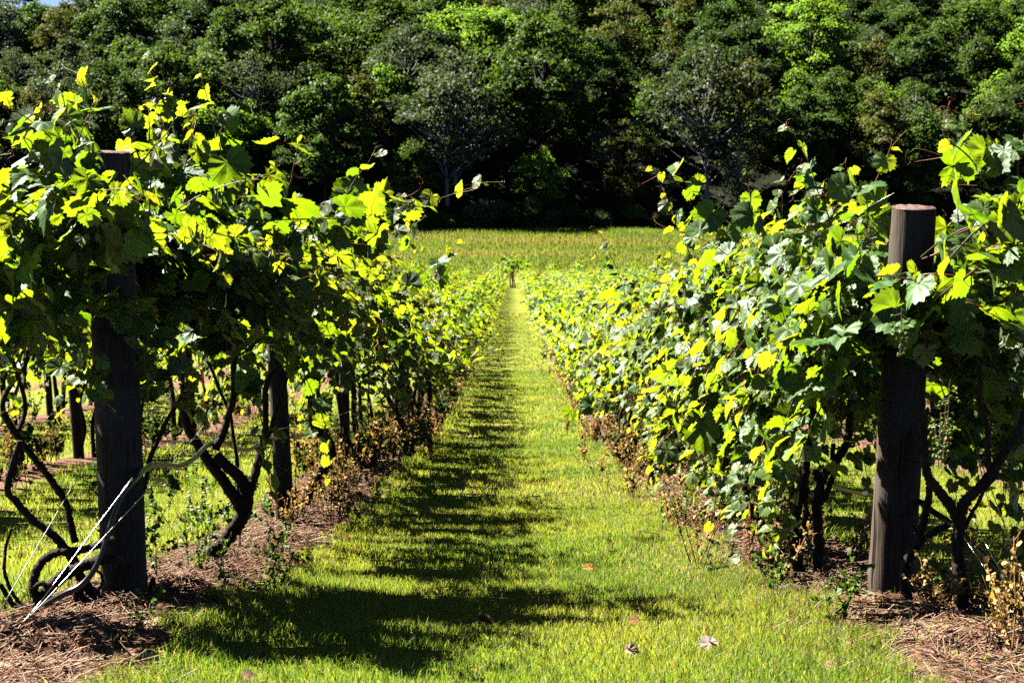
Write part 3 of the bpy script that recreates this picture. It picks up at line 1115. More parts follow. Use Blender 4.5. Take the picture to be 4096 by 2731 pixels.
def place_vine(x, y, var, label, group, k):
    root = empty('grapevine', (x, y, ground_at(x, y)), label, 'grapevine', group)
    root.rotation_euler = (math.atan(slope(y)), 0, 0)
    if k % 2:
        root.rotation_euler = (-math.atan(slope(y)), 0, math.pi)
    sc = rng.uniform(0.92, 1.08)
    wide = 1.3 if y > 46 else 1.1
    tall = 1.45 if y > 185 else 1.0
    root.scale = (sc * wide, 1, sc * tall)
    for nm, me in (('trunk', var[1]), ('foliage', var[3]), ('shoots', var[4])):
        if me is not None:
            o = bpy.data.objects.new(nm, me)
            COL.objects.link(o)
            o.parent = root


k = 0
for sx, side in ((-1, 'left'), (1, 'right')):
    y = 26.0
    while y < 190:
        k += 1
        var = MIDV[rng.integers(0, 5)] if y < 46 else FARV[rng.integers(0, 6)]
        place_vine(sx * ROWX + rng.normal(0, 0.04), y, var, 'far grapevine in the unbroken leafy row just %s of the grass alley' % side, 'far grapevines in the row %s of the alley' % side, k)
        y += 2.6
    # second rows: their near trunks show below the first row, their far tops above it
    y = 9.5
    while y < 30:
        k += 1
        place_vine(sx * (ROWX + SP), y, MIDV[rng.integers(0, 5)], 'grapevine in the second row on the %s, glimpsed below the nearest row' % side, 'near grapevines in the second row on the %s' % side, k)
        y += 2.6
    y = 50.0 if sx < 0 else 36.0
    while y < 190:
        k += 1
        place_vine(sx * (ROWX + SP), y, FARV[rng.integers(0, 6)], 'distant grapevine in the second row on the %s, its top above the nearest row' % side, 'distant grapevines in the second row on the %s' % side, k)
        y += 2.75
    y = 19.0
    while y < 34:
        k += 1
        place_vine(sx * (ROWX + 2 * SP), y, MIDV[rng.integers(0, 5)], 'grapevine in the third row on the %s, seen between nearer trunks' % side, 'grapevines in the third row on the %s' % side, k)
        y += 2.8
print('vines individually', k + 17)
# the lone bush closing the alley at its far end
bush = empty('grapevine', (0.15, 186, ground_at(0.15, 186)), 'round topped grapevine bush standing in the middle of the alley at its far end', 'grapevine')
for nm, me in (('trunk', FARV[0][1]), ('foliage', FARV[0][3])):
    o = bpy.data.objects.new(nm, me)
    COL.objects.link(o)
    o.parent = bush
bush.scale = (2.5, 1.0, 2.0)

mb = MB()
for rx, y0 in ((-ROWX - 2 * SP, 84), (-ROWX - 3 * SP, 125), (ROWX + 2 * SP, 60), (ROWX + 3 * SP, 84), (ROWX + 4 * SP, 108), (ROWX + 5 * SP, 132), (ROWX + 6 * SP, 150)):
    y = y0
    while y < 190:
        lb = FARV[rng.integers(0, 6)][2]
        V = np.concatenate(lb.V).copy()
        V[:, 2] += slope(y) * V[:, 1]
        if rng.random() < 0.5:
            V[:, :2] *= -1
        V[:, 0] *= 1.3
        V[:, 2] *= (1.5 if y > 184 else 1.0) * rng.uniform(0.92, 1.1)
        V += np.array([rx, y, ground_at(rx, y)])
        mb.add(V, tris=np.concatenate(lb.T), col=np.concatenate(lb.C)[:, :3])
        y += 2.7
tag(mb.build('vineyard_rows', M_LEAFD), 'leafy tops of the outer vine rows far down the slope', 'vines', kind='stuff')


# ------------------------------------------------------------------ posts
def make_post(base, top, r0, r1, label, group, seed, k=28):
    r = np.random.default_rng(seed)
    base, top = np.array(base), np.array(top)
    root = empty('wooden_post', base, label, 'post', group)
    n = 26
    t = np.linspace(0, 1, n)
    rad = r0 + (r1 - r0) * t
    rad = rad * (1 + 0.008 * r.normal(size=n))
    rad[-1] *= 0.97
    path = base + (top - base) * t[:, None] - np.array([0, 0, 0.1]) * (1 - t[:, None])
    mb_ = MB()
    tube(mb_, path, rad, k, rough=0.012, cap=False)
    mb_.build('shaft', M_POST, root, base)
    # sawn end grain, slightly uneven and proud of the shaft
    cb = MB()
    rings = [1.0, 0.97, 0.6, 0.3]
    an = np.arange(k) * 2 * math.pi / k
    ax = nz(top - base)
    u = nz(np.cross(ax, [0, 1, 0]))
    w = np.cross(ax, u)
    V = []
    for q, s in enumerate(rings):
        for a in an:
            V.append(ax * (0.0 if q == 0 else 0.004 + r.normal(0, 0.0012)) + r1 * 0.985 * s * (math.cos(a) * u + math.sin(a) * w))
    V.append(ax * 0.004)
    Q = []
    for q in range(len(rings) - 1):
        for a in range(k):
            b2 = (a + 1) % k
            Q.append([q * k + a, q * k + b2, (q + 1) * k + b2, (q + 1) * k + a])
    T = [[(len(rings) - 1) * k + a, (len(rings) - 1) * k + (a + 1) % k, len(V) - 1] for a in range(k)]
    cb.add(np.array(V), tris=T, quads=Q)
    c = cb.build('end_grain', M_PTOP, root, (0, 0, 0))
    c.location = tuple(top - base)
    return root


make_post(P(502, 2425, 6.62), P(432, 612, 6.30), 0.089, 0.087, 'thick round end post of the left row, top poking out of the leaves', 'vineyard end posts', 1)
make_post(P(3553, 2485, 6.62), P(3656, 832, 6.30), 0.092, 0.084, 'thick round end post of the right row, bare sawn top above the leaves', 'vineyard end posts', 2)
NPOST = [(-1, 10.9, 0.064, 'dark brown line post second in the left row'), (-1, 14.8, 0.05, 'slim pale grey line post third in the left row'), (-1, 22.5, 0.055, 'slim line post fourth in the left row among dark trunks'),
         (1, 11.4, 0.055, 'reddish brown line post second in the right row, half hidden by leaves'), (1, 15.3, 0.055, 'slim line post third in the right row beside straw'), (1, 23.0, 0.06, 'slim grey line post fourth in the right row under the leaves')]
pr = None
for i, (sx, y, rd, lab) in enumerate(NPOST):
    z = ground_at(sx * ROWX, y)
    pr = make_post((sx * ROWX, y, z), (sx * ROWX + rng.normal(0, 0.03), y - 0.03, z + 1.72), rd, rd * 0.95, lab, 'line posts beside the alley', 10 + i, 16)
for sx, side in ((-1, 'left'), (1, 'right')):
    for y in np.arange(30, 190, 7.5):
        c = copy_tree(pr)
        c.location = (sx * ROWX, y, ground_at(sx * ROWX, y))
        tag(c, 'far line post sunk in the leaves of the %s row' % side, 'post', 'far line posts in the %s row' % side)
    for row, ys in ((1, np.arange(11, 34, 6.2)), (2, (20, 27))):
        for y in ys:
            c = copy_tree(pr)
            c.location = (sx * (ROWX + row * SP), y, ground_at(sx * (ROWX + row * SP), y))
            tag(c, 'line post of the %s row on the %s, seen below the nearest canopy' % (('second', 'third')[row - 1], side), 'post', 'line posts in the %s row on the %s' % (('second', 'third')[row - 1], side))
c = copy_tree(pr)
c.location = (0.1, 184.5, ground_at(0.1, 184.5))
c.scale = (1.6, 1.6, 1.1)
tag(c, 'dark end post under the round bush at the far end of the alley', 'post', 'vineyard end posts')

# ------------------------------------------------------------------ hoses and wires
def row_d(px, X):
    return FPX * X / (px - 2048.0)


def line_thing(name, pts, rad, mat, label, cat, k=6, n=None, amp=0.0):
    mb_ = MB()
    n = n or len(pts) * 10
    path = smooth_path(pts, n)
    if amp:
        path = knots(path, rng, amp)
    tube(mb_, path, rad, k)
    o = mb_.build(name, mat, None, tuple(path[0]))
    return tag(o, label, cat)


hp = c4([(-120, 1500, 5.75), (0, 1390, 5.8), (150, 1185, 5.9), (300, 1010, 6.0), (480, 900, 6.08), (600, 840, 6.1), (700, 730, 6.12), (775, 580, 6.14), (820, 430, 6.15), (880, 250, 6.17), (955, 100, 6.2), (1040, 10, 6.3)], 6)
hp += [P(1130 / 1.96, 1200 + 1330 / 1.96, 6.5), P(1230 / 1.96, 1200 + 1285 / 1.96, 6.75)] + [P(x / 1.96, 1200 + y / 1.96, min(14, row_d(x / 1.96, -1.52))) for x, y in ((1400, 1300), (1520, 1240), (1610, 1150), (1700, 1105), (1760, 1115), (1850, 1160), (1960, 1170), (2050, 1115), (2200, 1075), (2350, 1080))]
hp += [P(1100 + x / 1.96, 1200 + y / 1.96, row_d(1100 + x / 1.96, -1.52)) for x, y in ((120, 1070), (230, 1055), (340, 1015), (480, 980), (570, 965), (680, 945), (800, 930), (850, 905), (920, 870))]
y = hp[-1][1]
while y < 60:
    y += 2.0
    hp.append(np.array([-1.52, y, ground_at(-1.52, y) + 0.5 + rng.normal(0, 0.03)]))
HOSEL = line_thing('irrigation_hose', hp, 0.012, M_HOSE, 'black drip hose sagging along the left row and down past its end post', 'hose', 8, 260)
hp = c8([(1640, 1260, 5.55), (1523, 1140, 5.7), (1440, 1050, 5.85), (1350, 945, 6.0), (1250, 850, 6.15), (1150, 755, 6.25), (1060, 695, 6.4), (980, 640, 6.5)], 6)
hp += [P(2900 + x / 1.2734, 1500 + y / 1.2734, row_d(2900 + x / 1.2734, 1.62)) for x, y in ((850, 618), (750, 610), (640, 588), (540, 560), (370, 505), (290, 470), (170, 445))]
y = hp[-1][1]
while y < 40:
    y += 2.0
    hp.append(np.array([1.6, y, ground_at(1.6, y) + 0.5 + rng.normal(0, 0.03)]))
line_thing('irrigation_hose', hp, 0.0125, M_HOSE, 'black drip hose running along the right row and down to the right corner', 'hose', 8, 160)
for sx, side, d0 in ((-1, 'left', 6.4), (1, 'right', 6.4)):
    for h, nm in ((0.62, 'low'), (1.15, 'middle'), (1.62, 'high')):
        pts = [np.array([sx * (ROWX - 0.06), y, ground_at(sx * ROWX, y) + h]) for y in np.arange(d0, 70, 6.0)]
        line_thing('trellis_wire', pts, 0.0018, M_WIRE, '%s trellis wire strung between the posts of the %s row' % (nm, side), 'wire', 4)
gw = [
    (c4([(620, -40, 6.5), (0, 1020, 5.6), (-120, 1230, 5.45)], 6), 'thin guy wire slanting to the ground left of the left end post'),
    (c4([(1000, 20, 6.2), (620, 530, 5.95), (300, 960, 5.75), (60, 1240, 5.6), (-60, 1420, 5.5)], 6), 'guy wire lying along the front of the left end post'),
    (c4([(1230, -10, 6.45), (800, 450, 6.1), (420, 860, 5.9), (30, 1270, 5.6)], 6), 'guy wire crossing low behind the looping trunk on the left'),
    (c3([(1090, 1560, 6.9), (1330, 1310, 7.4), (1560, 1030, 8.0), (1630, 940, 8.3)], 7), 'short slanted wire between the left end post and the forked trunk'),
    (c8([(985, 430, 6.4), (1170, 750, 6.05), (1340, 1010, 5.8), (1523, 1310, 5.5), (1640, 1500, 5.3)], 6), 'bright guy wire slanting right from the right end post'),
    (c8([(1225, 250, 6.4), (1310, 460, 6.1), (1400, 700, 5.9), (1523, 1040, 5.6), (1640, 1350, 5.4)], 6), 'bright guy wire nearest the right edge'),
    (c8([(1250, 700, 6.1), (1350, 900, 5.9), (1523, 1200, 5.6), (1640, 1400, 5.4)], 6), 'thin dark twisted wire between the two bright guy wires'),
]
for pts, lab in gw:
    line_thing('guy_wire', pts, 0.0022, M_WIRE, lab, 'wire', 5)
line_thing('pipe_end', c8([(1440, 1520, 5.15), (1523, 1515, 5.1), (1640, 1508, 5.05)], 5), 0.011, M_HOSE, 'cut end of a black pipe lying on straw in the lower right corner', 'pipe', 10)
for j, (a, lab) in enumerate(((c5([(160, 790), (155, 940), (150, 1130), (200, 1400)], 10.9), 'thin red cord hanging beside the dark second left post'),
                              (c3([(1585, 480), (1600, 800), (1610, 1000), (1640, 1090)], 8.6), 'thin red cord hanging between the forked trunk and its twin'),
                              (c5([(1115, 250), (1080, 430), (1050, 500), (1020, 560)], 12.5), 'thin red tendril hanging from the left row over dark foliage'))):
    line_thing('cord', a, 0.0018, M_CORD, lab, 'cord', 4)

# ------------------------------------------------------------------ grass
def row_dist(x):
    m = (x + ROWX + SP * 50) % SP
    return np.minimum(m, SP - m)


def blades(mb, x, y, h, w, col, lean=0.55, r=rng):
    n = len(x)
    z = gz(x, y) - 0.004
    a = r.uniform(0, 2 * math.pi, n)
    b = r.uniform(0, 2 * math.pi, n)
    ux, uy = np.cos(a) * w * 0.5, np.sin(a) * w * 0.5
    le = h * r.uniform(0.1, lean * 1.6, n)
    lx, ly = np.cos(b) * le, np.sin(b) * le
    o = np.stack([x, y, z], 1)
    U = np.stack([ux, uy, np.zeros(n)], 1)
    m1 = o + np.stack([lx * 0.35, ly * 0.35, h * 0.6], 1)
    m2 = o + np.stack([lx, ly, h * r.uniform(0.75, 1.0, n)], 1)
    V = np.stack([o - U, o + U, m1 + U * 0.75, m1 - U * 0.75, m2], 1)
    base = (np.arange(n) * 5)[:, None, None]
    q = np.array([[0, 1, 2, 3]])[None] + base
    t = np.array([[3, 2, 4]])[None] + base
    mb.add(V.reshape(-1, 3), tris=t.reshape(-1, 3), quads=q.reshape(-1, 4), col=np.repeat(col, 5, axis=0))


G_GREEN = np.array([0.095, 0.18, 0.015])
G_YEL = np.array([0.27, 0.305, 0.03])
G_DRY = np.array([0.36, 0.28, 0.10])


def turf_cols(x, y, r):
    n = len(x)
    f = np.clip(0.55 + 1.4 * (vnoise(x, y * 0.6, 0.7) - 0.5) + r.normal(0, 0.25, n) - 0.35 * np.exp(-((x - 0.75) / 0.35) ** 2), 0, 1)[:, None]
    c = G_GREEN * (1 - f) + G_YEL * f
    dry = (r.random(n) < 0.10 + 0.5 * np.clip(vnoise(x + 40, y * 0.5, 1.3) - 0.55, 0, 1) * 2)[:, None]
    c = np.where(dry, G_DRY * r.uniform(0.7, 1.1, (n, 1)), c)
    return c * r.uniform(0.75, 1.25, (n, 1))


mb = MB()
for (y0, y1, x0, x1, dens, h, w) in (
        (4.0, 8.0, -1.3, 1.7, 9500, 0.040, 0.0029), (8.0, 13.0, -1.2, 1.3, 5500, 0.038, 0.0038), (13, 22, -1.2, 1.25, 1800, 0.046, 0.006),
        (22, 45, -1.2, 1.2, 500, 0.05, 0.011), (45, 95, -1.1, 1.1, 90, 0.055, 0.022),
        (7, 16, -4.4, -1.9, 1300, 0.055, 0.005), (16, 32, -7.4, -1.9, 350, 0.055, 0.010),
        (4.6, 16, 1.9, 4.4, 1100, 0.055, 0.005), (16, 32, 1.9, 7.4, 300, 0.055, 0.010), (4.2, 7, -3.2, -1.9, 1500, 0.055, 0.005)):
    n = int(dens * (y1 - y0) * (x1 - x0))
    x = rng.uniform(x0, x1, n)
    y = rng.uniform(y0, y1, n)
    inview = np.abs(x) < 0.33 * y + 0.25
    rd = row_dist(x) + 0.35 * (vnoise(x, y, 0.5) - 0.5) + 0.2 * (vnoise(x, y, 0.15) - 0.5)
    keep = inview & ((rd > 0.39) | (rng.random(n) < 0.04) | (y < 3.6))
    x, y = x[keep], y[keep]
    tall = 1 + 0.9 * np.clip(vnoise(x + 9, y, 0.35) - 0.55, 0, 1) + 0.9 * np.clip(0.75 - row_dist(x), 0, 0.25) * 3
    hh = h * rng.uniform(0.45, 1.15, len(x)) * tall
    blades(mb, x, y, hh, w * rng.uniform(0.7, 1.3, len(x)), turf_cols(x, y, rng))
tag(mb.build('lawn_grass', M_GRASS), 'short yellow green mown grass of the alleys between the vine rows', 'grass', kind='stuff')

# tall grass of the far meadow
mb = MB()
n = 60000
y = rng.uniform(196, 254, n)
x = rng.uniform(-34, 40, n)
f = vnoise(x * 0.35, y, 5.0)
c = np.where((f + 0.12 * np.sin(y * 0.35 + x * 0.03) + rng.normal(0, 0.10, n) > 0.58)[:, None], np.array([[0.19, 0.18, 0.045]]), np.array([[0.10, 0.155, 0.016]])) * rng.uniform(0.7, 1.25, (n, 1))
blades(mb, x, y, rng.uniform(0.25, 0.75, n) * (0.5 + f), rng.uniform(0.05, 0.11, n), c, 0.3)
tag(mb.build('meadow_grass', M_GRASS), 'tall uncut meadow grass between the vineyard and the wood', 'grass', kind='stuff')

# straw and dead weeds beneath the rows
mb = MB()
for sx in (-1, 1):
    for (y0, y1, n, ln, w) in ((4.0, 9, 6000, 0.14, 0.004), (9, 16, 4200, 0.16, 0.006), (16, 34, 3600, 0.2, 0.011)):
        y = rng.uniform(y0, y1, n)
        x = sx * ROWX + rng.normal(0, 0.21, n)
        a = rng.uniform(0, math.pi, n)
        L = ln * rng.uniform(0.3, 1.1, n)
        dx, dy = np.cos(a) * L / 2, np.sin(a) * L / 2
        A = np.stack([x - dx, y - dy, gz(x - dx, y - dy) + rng.uniform(0.0, 0.03, n)], 1)
        B = np.stack([x + dx, y + dy, gz(x + dx, y + dy) + rng.uniform(0.0, 0.05, n)], 1)
        pal = np.array([[0.42, 0.27, 0.19], [0.30, 0.15, 0.09], [0.22, 0.09, 0.04], [0.50, 0.36, 0.24]])[rng.integers(0, 4, n)] * rng.uniform(0.6, 1.1, (n, 1))
        sticks(mb, A, B, w * 0.5, pal)
        # curled dead leaves among the straw
        m = n // 14
        px_ = sx * ROWX + rng.normal(0, 0.26, m)
        py_ = rng.uniform(y0, y1, m)
        pos = np.stack([px_, py_, gz(px_, py_) + 0.015], 1)
        add_leaves(mb, T_MID, pos, np.array([[0, 0, 1.0]]) + rng.normal(0, 0.45, (m, 3)), rng.normal(0, 1, (m, 3)), rng.uniform(0.025, 0.055, m), rng, np.zeros(m))
        mb.C[-1][:, :3] = np.repeat(np.array([[0.30, 0.17, 0.11], [0.22, 0.10, 0.055], [0.38, 0.25, 0.17]])[rng.integers(0, 3, m)], len(T_MID[0]), axis=0)
tag(mb.build('straw_mulch', M_STRAW), 'pinkish brown dry straw and dead leaves beneath the two nearest vine rows', 'straw', kind='stuff')


def weed_mesh(r, h, dry=True, flower=False, lod=1.0):
    b = MB()
    ns = r.integers(3, 6) if not flower else 3
    for s in range(ns):
        d0 = np.array([r.normal(0, 0.22), r.normal(0, 0.22), 1.0])
        hh = h * r.uniform(0.6, 1.1)
        pts = shoot_path([r.normal(0, 0.02), r.normal(0, 0.02), -0.02], d0, hh, r.uniform(-0.2, 0.6), r, 8, 0.2)
        base = np.array([0.50, 0.25, 0.09]) if dry else np.array([0.09, 0.14, 0.03])
        cc = base * r.uniform(0.7, 1.25)
        tube(b, pts, np.linspace(0.0028, 0.0012, 8) * lod, 4, col=np.tile(cc, (8 * 4 + 2, 1)))
        # side twigs carrying seed pods, leaves or flower heads
        nt_ = int(r.integers(5, 10))
        ti = r.uniform(0.3, 1.0, nt_)
        A = np.stack([np.interp(ti, np.linspace(0, 1, 8), pts[:, k_]) for k_ in range(3)], 1)
        B = A + np.stack([r.normal(0, 0.05, nt_), r.normal(0, 0.05, nt_), r.uniform(0.01, 0.09, nt_)], 1) * (h / 0.4)
        sticks(b, A, B, 0.0011 * lod, cc)
        m = nt_ * 4
        q = r.random((m, 1))
        ii = r.integers(0, nt_, m)
        pos = A[ii] * (1 - q) + B[ii] * q
        c2 = (np.array([[0.60, 0.38, 0.13]]) if dry else np.array([[0.10, 0.17, 0.03]])) * r.uniform(0.6, 1.3, (m, 1))
        add_leaves(b, T_FAR, pos, r.normal(0, 1, (m, 3)), r.normal(0, 1, (m, 3)) + [0, 0, 0.4], r.uniform(0.008, 0.022, m) * lod * (1.0 if dry else 1.7), r, np.zeros(m))
        b.C[-1][:, :3] = np.repeat(c2, 6, axis=0)
        if flower:
            v, f_ = berry_unit()
            m = 4
            pos = B[r.integers(0, nt_, m)] + [0, 0, 0.01]
            Vv = pos[:, None, :] + v[None] * np.array([0.011, 0.011, 0.006])
            b.add(Vv.reshape(-1, 3), tris=(f_[None] + (np.arange(m) * len(v))[:, None, None]).reshape(-1, 3), col=np.array([0.75, 0.75, 0.7]))
    return b


WEED_D = [weed_mesh(np.random.default_rng(500 + k), 0.40, lod=1.35).mesh('dry_weed', M_STRAW) for k in range(6)]
WEED_G = [weed_mesh(np.random.default_rng(520 + k), 0.42, dry=False).mesh('green_weed', M_GRASS) for k in range(4)]
WEED_F = [weed_mesh(np.random.default_rng(540 + k), 0.5, dry=False, flower=True).mesh('flowering_weed', M_GRASS) for k in range(3)]


def put(name, me, x, y, sc, label, cat, group):
    o = bpy.data.objects.new(name, me)
    COL.objects.link(o)
    o.location = (x, y, ground_at(x, y))
    o.rotation_euler = (0, 0, rng.uniform(0, 6.28))
    o.scale = (sc, sc, sc * rng.uniform(0.8, 1.2))
    return tag(o, label, cat, group)


for j in range(9):
    y = rng.uniform(6.9, 9.5)
    put('flowering_weed', WEED_F[j % 3], -ROWX - 0.1 + rng.normal(0, 0.22), y, rng.uniform(0.8, 1.15), 'green weed with small white flower heads between the left end post and second post', 'weed', 'flowering weeds by the left end post')
for j in range(22):
    put('dry_weed', WEED_D[j % 6], ROWX + rng.uniform(-0.05, 0.5), rng.uniform(4.9, 5.9), rng.uniform(0.45, 0.85), 'rusty red dry weed in the lower right corner under the guy wires', 'weed', 'dry weeds under the right guy wires')
for j in range(26):
    put('dry_weed', WEED_D[j % 6], ROWX + rng.normal(-0.05, 0.25), rng.uniform(6.6, 16), rng.uniform(0.7, 1.15), 'dry seeding weed at the foot of the near right vines', 'weed', 'dry weeds below the near right vines')
for j in range(44):
    put('dry_weed', WEED_D[j % 6], -ROWX + rng.normal(0.1, 0.22), rng.uniform(10.5, 22), rng.uniform(0.75, 1.3), 'tawny dry weed at the foot of the left vines behind the second post', 'weed', 'dry weeds below the left vines')
for j in range(12):
    put('green_weed', WEED_G[j % 4], ROWX + rng.normal(-0.2, 0.25), rng.uniform(5.6, 12), rng.uniform(0.5, 0.9), 'leafy green weed in the straw of the right row', 'weed', 'green weeds in the right straw strip')
for j in range(10):
    put('green_weed', WEED_G[j % 4], -ROWX + rng.normal(0.25, 0.2), rng.uniform(5.3, 8), rng.uniform(0.3, 0.6), 'small leafy green weed on the left grass edge by the end post', 'weed', 'green weeds by the left end post')
mb = MB()
src_d = [weed_mesh(np.random.default_rng(560 + k), 0.4, lod=1.8) for k in range(5)]
src_g = [weed_mesh(np.random.default_rng(580 + k), 0.42, dry=False, lod=1.8) for k in range(3)]


def stamp(mb_, src, x, y, sc):
    a = rng.uniform(0, 6.28)
    V = np.concatenate(src.V) * sc
    V = np.stack([V[:, 0] * math.cos(a) - V[:, 1] * math.sin(a), V[:, 0] * math.sin(a) + V[:, 1] * math.cos(a), V[:, 2]], 1) + [x, y, ground_at(x, y)]
    mb_.add(V, tris=np.concatenate(src.T), quads=np.concatenate(src.Q), col=np.concatenate(src.C)[:, :3])


for sx in (-1, 1):
    for (row, y0, y1, n) in ((0, 15, 60, 330), (1, 10, 32, 120), (2, 18, 34, 60)):
        for j in range(n):
            y = y0 + (y1 - y0) * rng.random() ** 1.5
            s = src_d[rng.integers(0, 5)] if rng.random() < (0.72 if row == 0 else 0.4) else src_g[rng.integers(0, 3)]
            stamp(mb, s, sx * (ROWX + row * SP) + rng.normal(0, 0.25), y, rng.uniform(0.6, 1.2))
tag(mb.build('dry_undergrowth', M_STRAW), 'russet dry undergrowth along the feet of the farther vines', 'undergrowth', kind='stuff')

# fallen leaves on the alley
for (px, py, d, sc, cc, lab) in ((2840, 2610, 5.72, 0.055, (0.48, 0.39, 0.30), 'pale curled dead leaf on the grass, the larger of two near the bottom'),
                                 (2515, 2640, 5.62, 0.045, (0.55, 0.38, 0.24), 'pale brown dead leaf on the grass, left of the larger pale one'),
                                 (2545, 2505, 6.1, 0.04, (0.25, 0.12, 0.05), 'small brown dead leaf on the sunny grass above the pale ones'),
                                 (1930, 2510, 6.1, 0.05, (0.14, 0.07, 0.035), 'dark brown dead leaf on the grass in mid alley'),
                                 (1390, 2150, 8.3, 0.05, (0.42, 0.12, 0.03), 'orange dead leaf in shade at the left edge of the grass'),
                                 (2360, 2280, 7.2, 0.05, (0.4, 0.2, 0.06), 'tan dead leaf on the grass right of the shadows')):
    # put it where that ray meets the ground
    for _ in range(12):
        p = P(px, py, d)
        d += (p[2] - ground_at(p[0], p[1])) / 0.42 * 0.8
    b = MB()
    add_leaves(b, T_NEAR, np.array([[0, 0, 0.03]]), np.array([[0.1, -0.5, 1.0]]), rng.normal(0, 1, (1, 3)), np.array([sc]), rng, np.zeros(1))
    add_leaves(b, T_MID, np.array([[0.01, 0, 0.032]]), np.array([[0.4, 0.2, 1.0]]), rng.normal(0, 1, (1, 3)), np.array([sc * 0.7]), rng, np.zeros(1))
    for q in b.C:
        q[:, :3] = cc
    o = b.build('fallen_leaf', M_STRAW, None, (0, 0, 0))
    o.location = (p[0], p[1], ground_at(p[0], p[1]))
    tag(o, lab, 'leaf', 'fallen leaves on the alley')

# ------------------------------------------------------------------ the wooded hill
M_TL = {
    'dark': mat_tree_leaf('oak_leaves', (0.023, 0.049, 0.010), (0.052, 0.101, 0.017), (0.083, 0.166, 0.013)),
    'mid': mat_tree_leaf('maple_leaves', (0.039, 0.078, 0.012), (0.088, 0.155, 0.020), (0.146, 0.268, 0.015)),
    'bright': mat_tree_leaf('lime_green_leaves', (0.097, 0.203, 0.022), (0.194, 0.335, 0.032), (0.352, 0.635, 0.022), 0.36),
    'grey': mat_tree_leaf('grey_green_leaves', (0.061, 0.092, 0.043), (0.122, 0.158, 0.073), (0.146, 0.219, 0.037), 0.25),
    'olive': mat_tree_leaf('olive_leaves', (0.061, 0.080, 0.017), (0.122, 0.134, 0.031), (0.195, 0.219, 0.018), 0.28),
}


def tree_mesh(seed, h, crown_w, crown_lo, nblob, per, leaf, shape=1.0):
    r = np.random.default_rng(seed)
    tb, lb = MB(), MB()
    trunk = smooth_path([[0, 0, -0.6], [r.normal(0, 0.2), r.normal(0, 0.2), h * 0.3], [r.normal(0, 0.5), r.normal(0, 0.5), h * 0.65], [r.normal(0, 0.5), r.normal(0, 0.5), h * 0.93]], 14)
    tube(tb, trunk, np.linspace(h * 0.017, h * 0.003, 14), 7, rough=0.05)
    cz = (crown_lo + 1) / 2 * h
    ch = (1 - crown_lo) / 2 * h
    for k_ in range(nblob):
        # blob centres through the crown, mostly near its skin
        v = nz(r.normal(0, 1, 3))
        q = r.uniform(0.45, 1.0) ** 0.6
        zz = v[2] * q
        lop = 1 + 0.35 * math.sin(2 * math.atan2(v[1], v[0]) + seed) + r.normal(0, 0.12)
        taper = (1 - 0.45 * max(0, zz) * shape)
        c = np.array([v[0] * q * crown_w * taper * lop, v[1] * q * crown_w * taper * lop, cz + zz * ch * 0.88])
        br = r.uniform(0.4, 1.1) * (0.9 + crown_w * 0.16)
        st = trunk[int(np.clip((c[2] / h) * 0.7 * 14, 2, 12))]
        tube(tb, smooth_path([st, (st + c) / 2 + [0, 0, -0.3], c], 5), np.linspace(h * 0.006, h * 0.0015, 5), 4)
        n = int(per * r.uniform(0.6, 1.3))
        u = nz(r.normal(0, 1, (n, 3)))
        u[:, 2] = np.where(u[:, 2] < -0.2, -u[:, 2] * r.random(n), u[:, 2])
        rr = br * r.uniform(0.35, 1.25, n)
        pos = c + u * rr[:, None] * np.array([1, 1, 0.75])
        nrm = u * 0.7 + np.array([[0, 0, 0.5]]) + r.normal(0, 0.7, (n, 3))
        tip = r.normal(0, 1, (n, 3)) + np.array([[0, 0, -0.5]])
        add_leaves(lb, T_FAR, pos, nrm, tip, leaf * r.uniform(0.6, 1.3, n), r, np.clip(r.normal(0.45, 0.25, n) + 0.25 * r.normal(), 0, 1))
    return tb, lb


TREES = {}
r9 = np.random.default_rng(99)
#        height, crown radius, crown foot, clumps, leaves per clump, leaf size, taper
spec = {
    'dark': [(17, 6.0, 0.12, 50, 150, 0.50, 0.6), (14, 4.4, 0.08, 40, 150, 0.46, 1.0), (19, 7.4, 0.2, 62, 140, 0.52, 0.5), (16, 3.6, 0.06, 44, 120, 0.45, 1.5)],
    'mid': [(16, 5.0, 0.08, 46, 140, 0.48, 0.9), (13, 3.4, 0.05, 34, 140, 0.42, 1.4), (18, 6.6, 0.15, 56, 130, 0.5, 0.6), (11, 4.2, 0.04, 34, 150, 0.42, 0.8), (17, 3.2, 0.08, 40, 110, 0.42, 1.6)],
    'bright': [(18, 7.6, 0.15, 60, 140, 0.50, 0.4), (13, 4.6, 0.05, 38, 150, 0.44, 0.9), (15, 3.4, 0.06, 36, 130, 0.42, 1.4)],
    'grey': [(14, 3.0, 0.12, 30, 80, 0.36, 1.2), (17, 5.6, 0.2, 46, 95, 0.42, 0.6), (12, 3.8, 0.1, 28, 90, 0.36, 0.9)],
    'olive': [(14, 3.8, 0.08, 34, 110, 0.38, 1.0), (16, 5.0, 0.12, 42, 110, 0.42, 0.8)],
}
sd = 700
for kind, lst in spec.items():
    TREES[kind] = []
    for (h, cw, lo, nb_, per_, lf_, shp_) in lst:
        sd += 1
        tb, lb = tree_mesh(sd, h, cw, lo, int(nb_ * 1.5), int(per_ * 1.25), lf_ * 0.74, shp_)
        TREES[kind].append((tb.mesh('trunk', M_PBARK if kind == 'grey' else M_TBARK), lb.mesh('crown', M_TL[kind]), h))


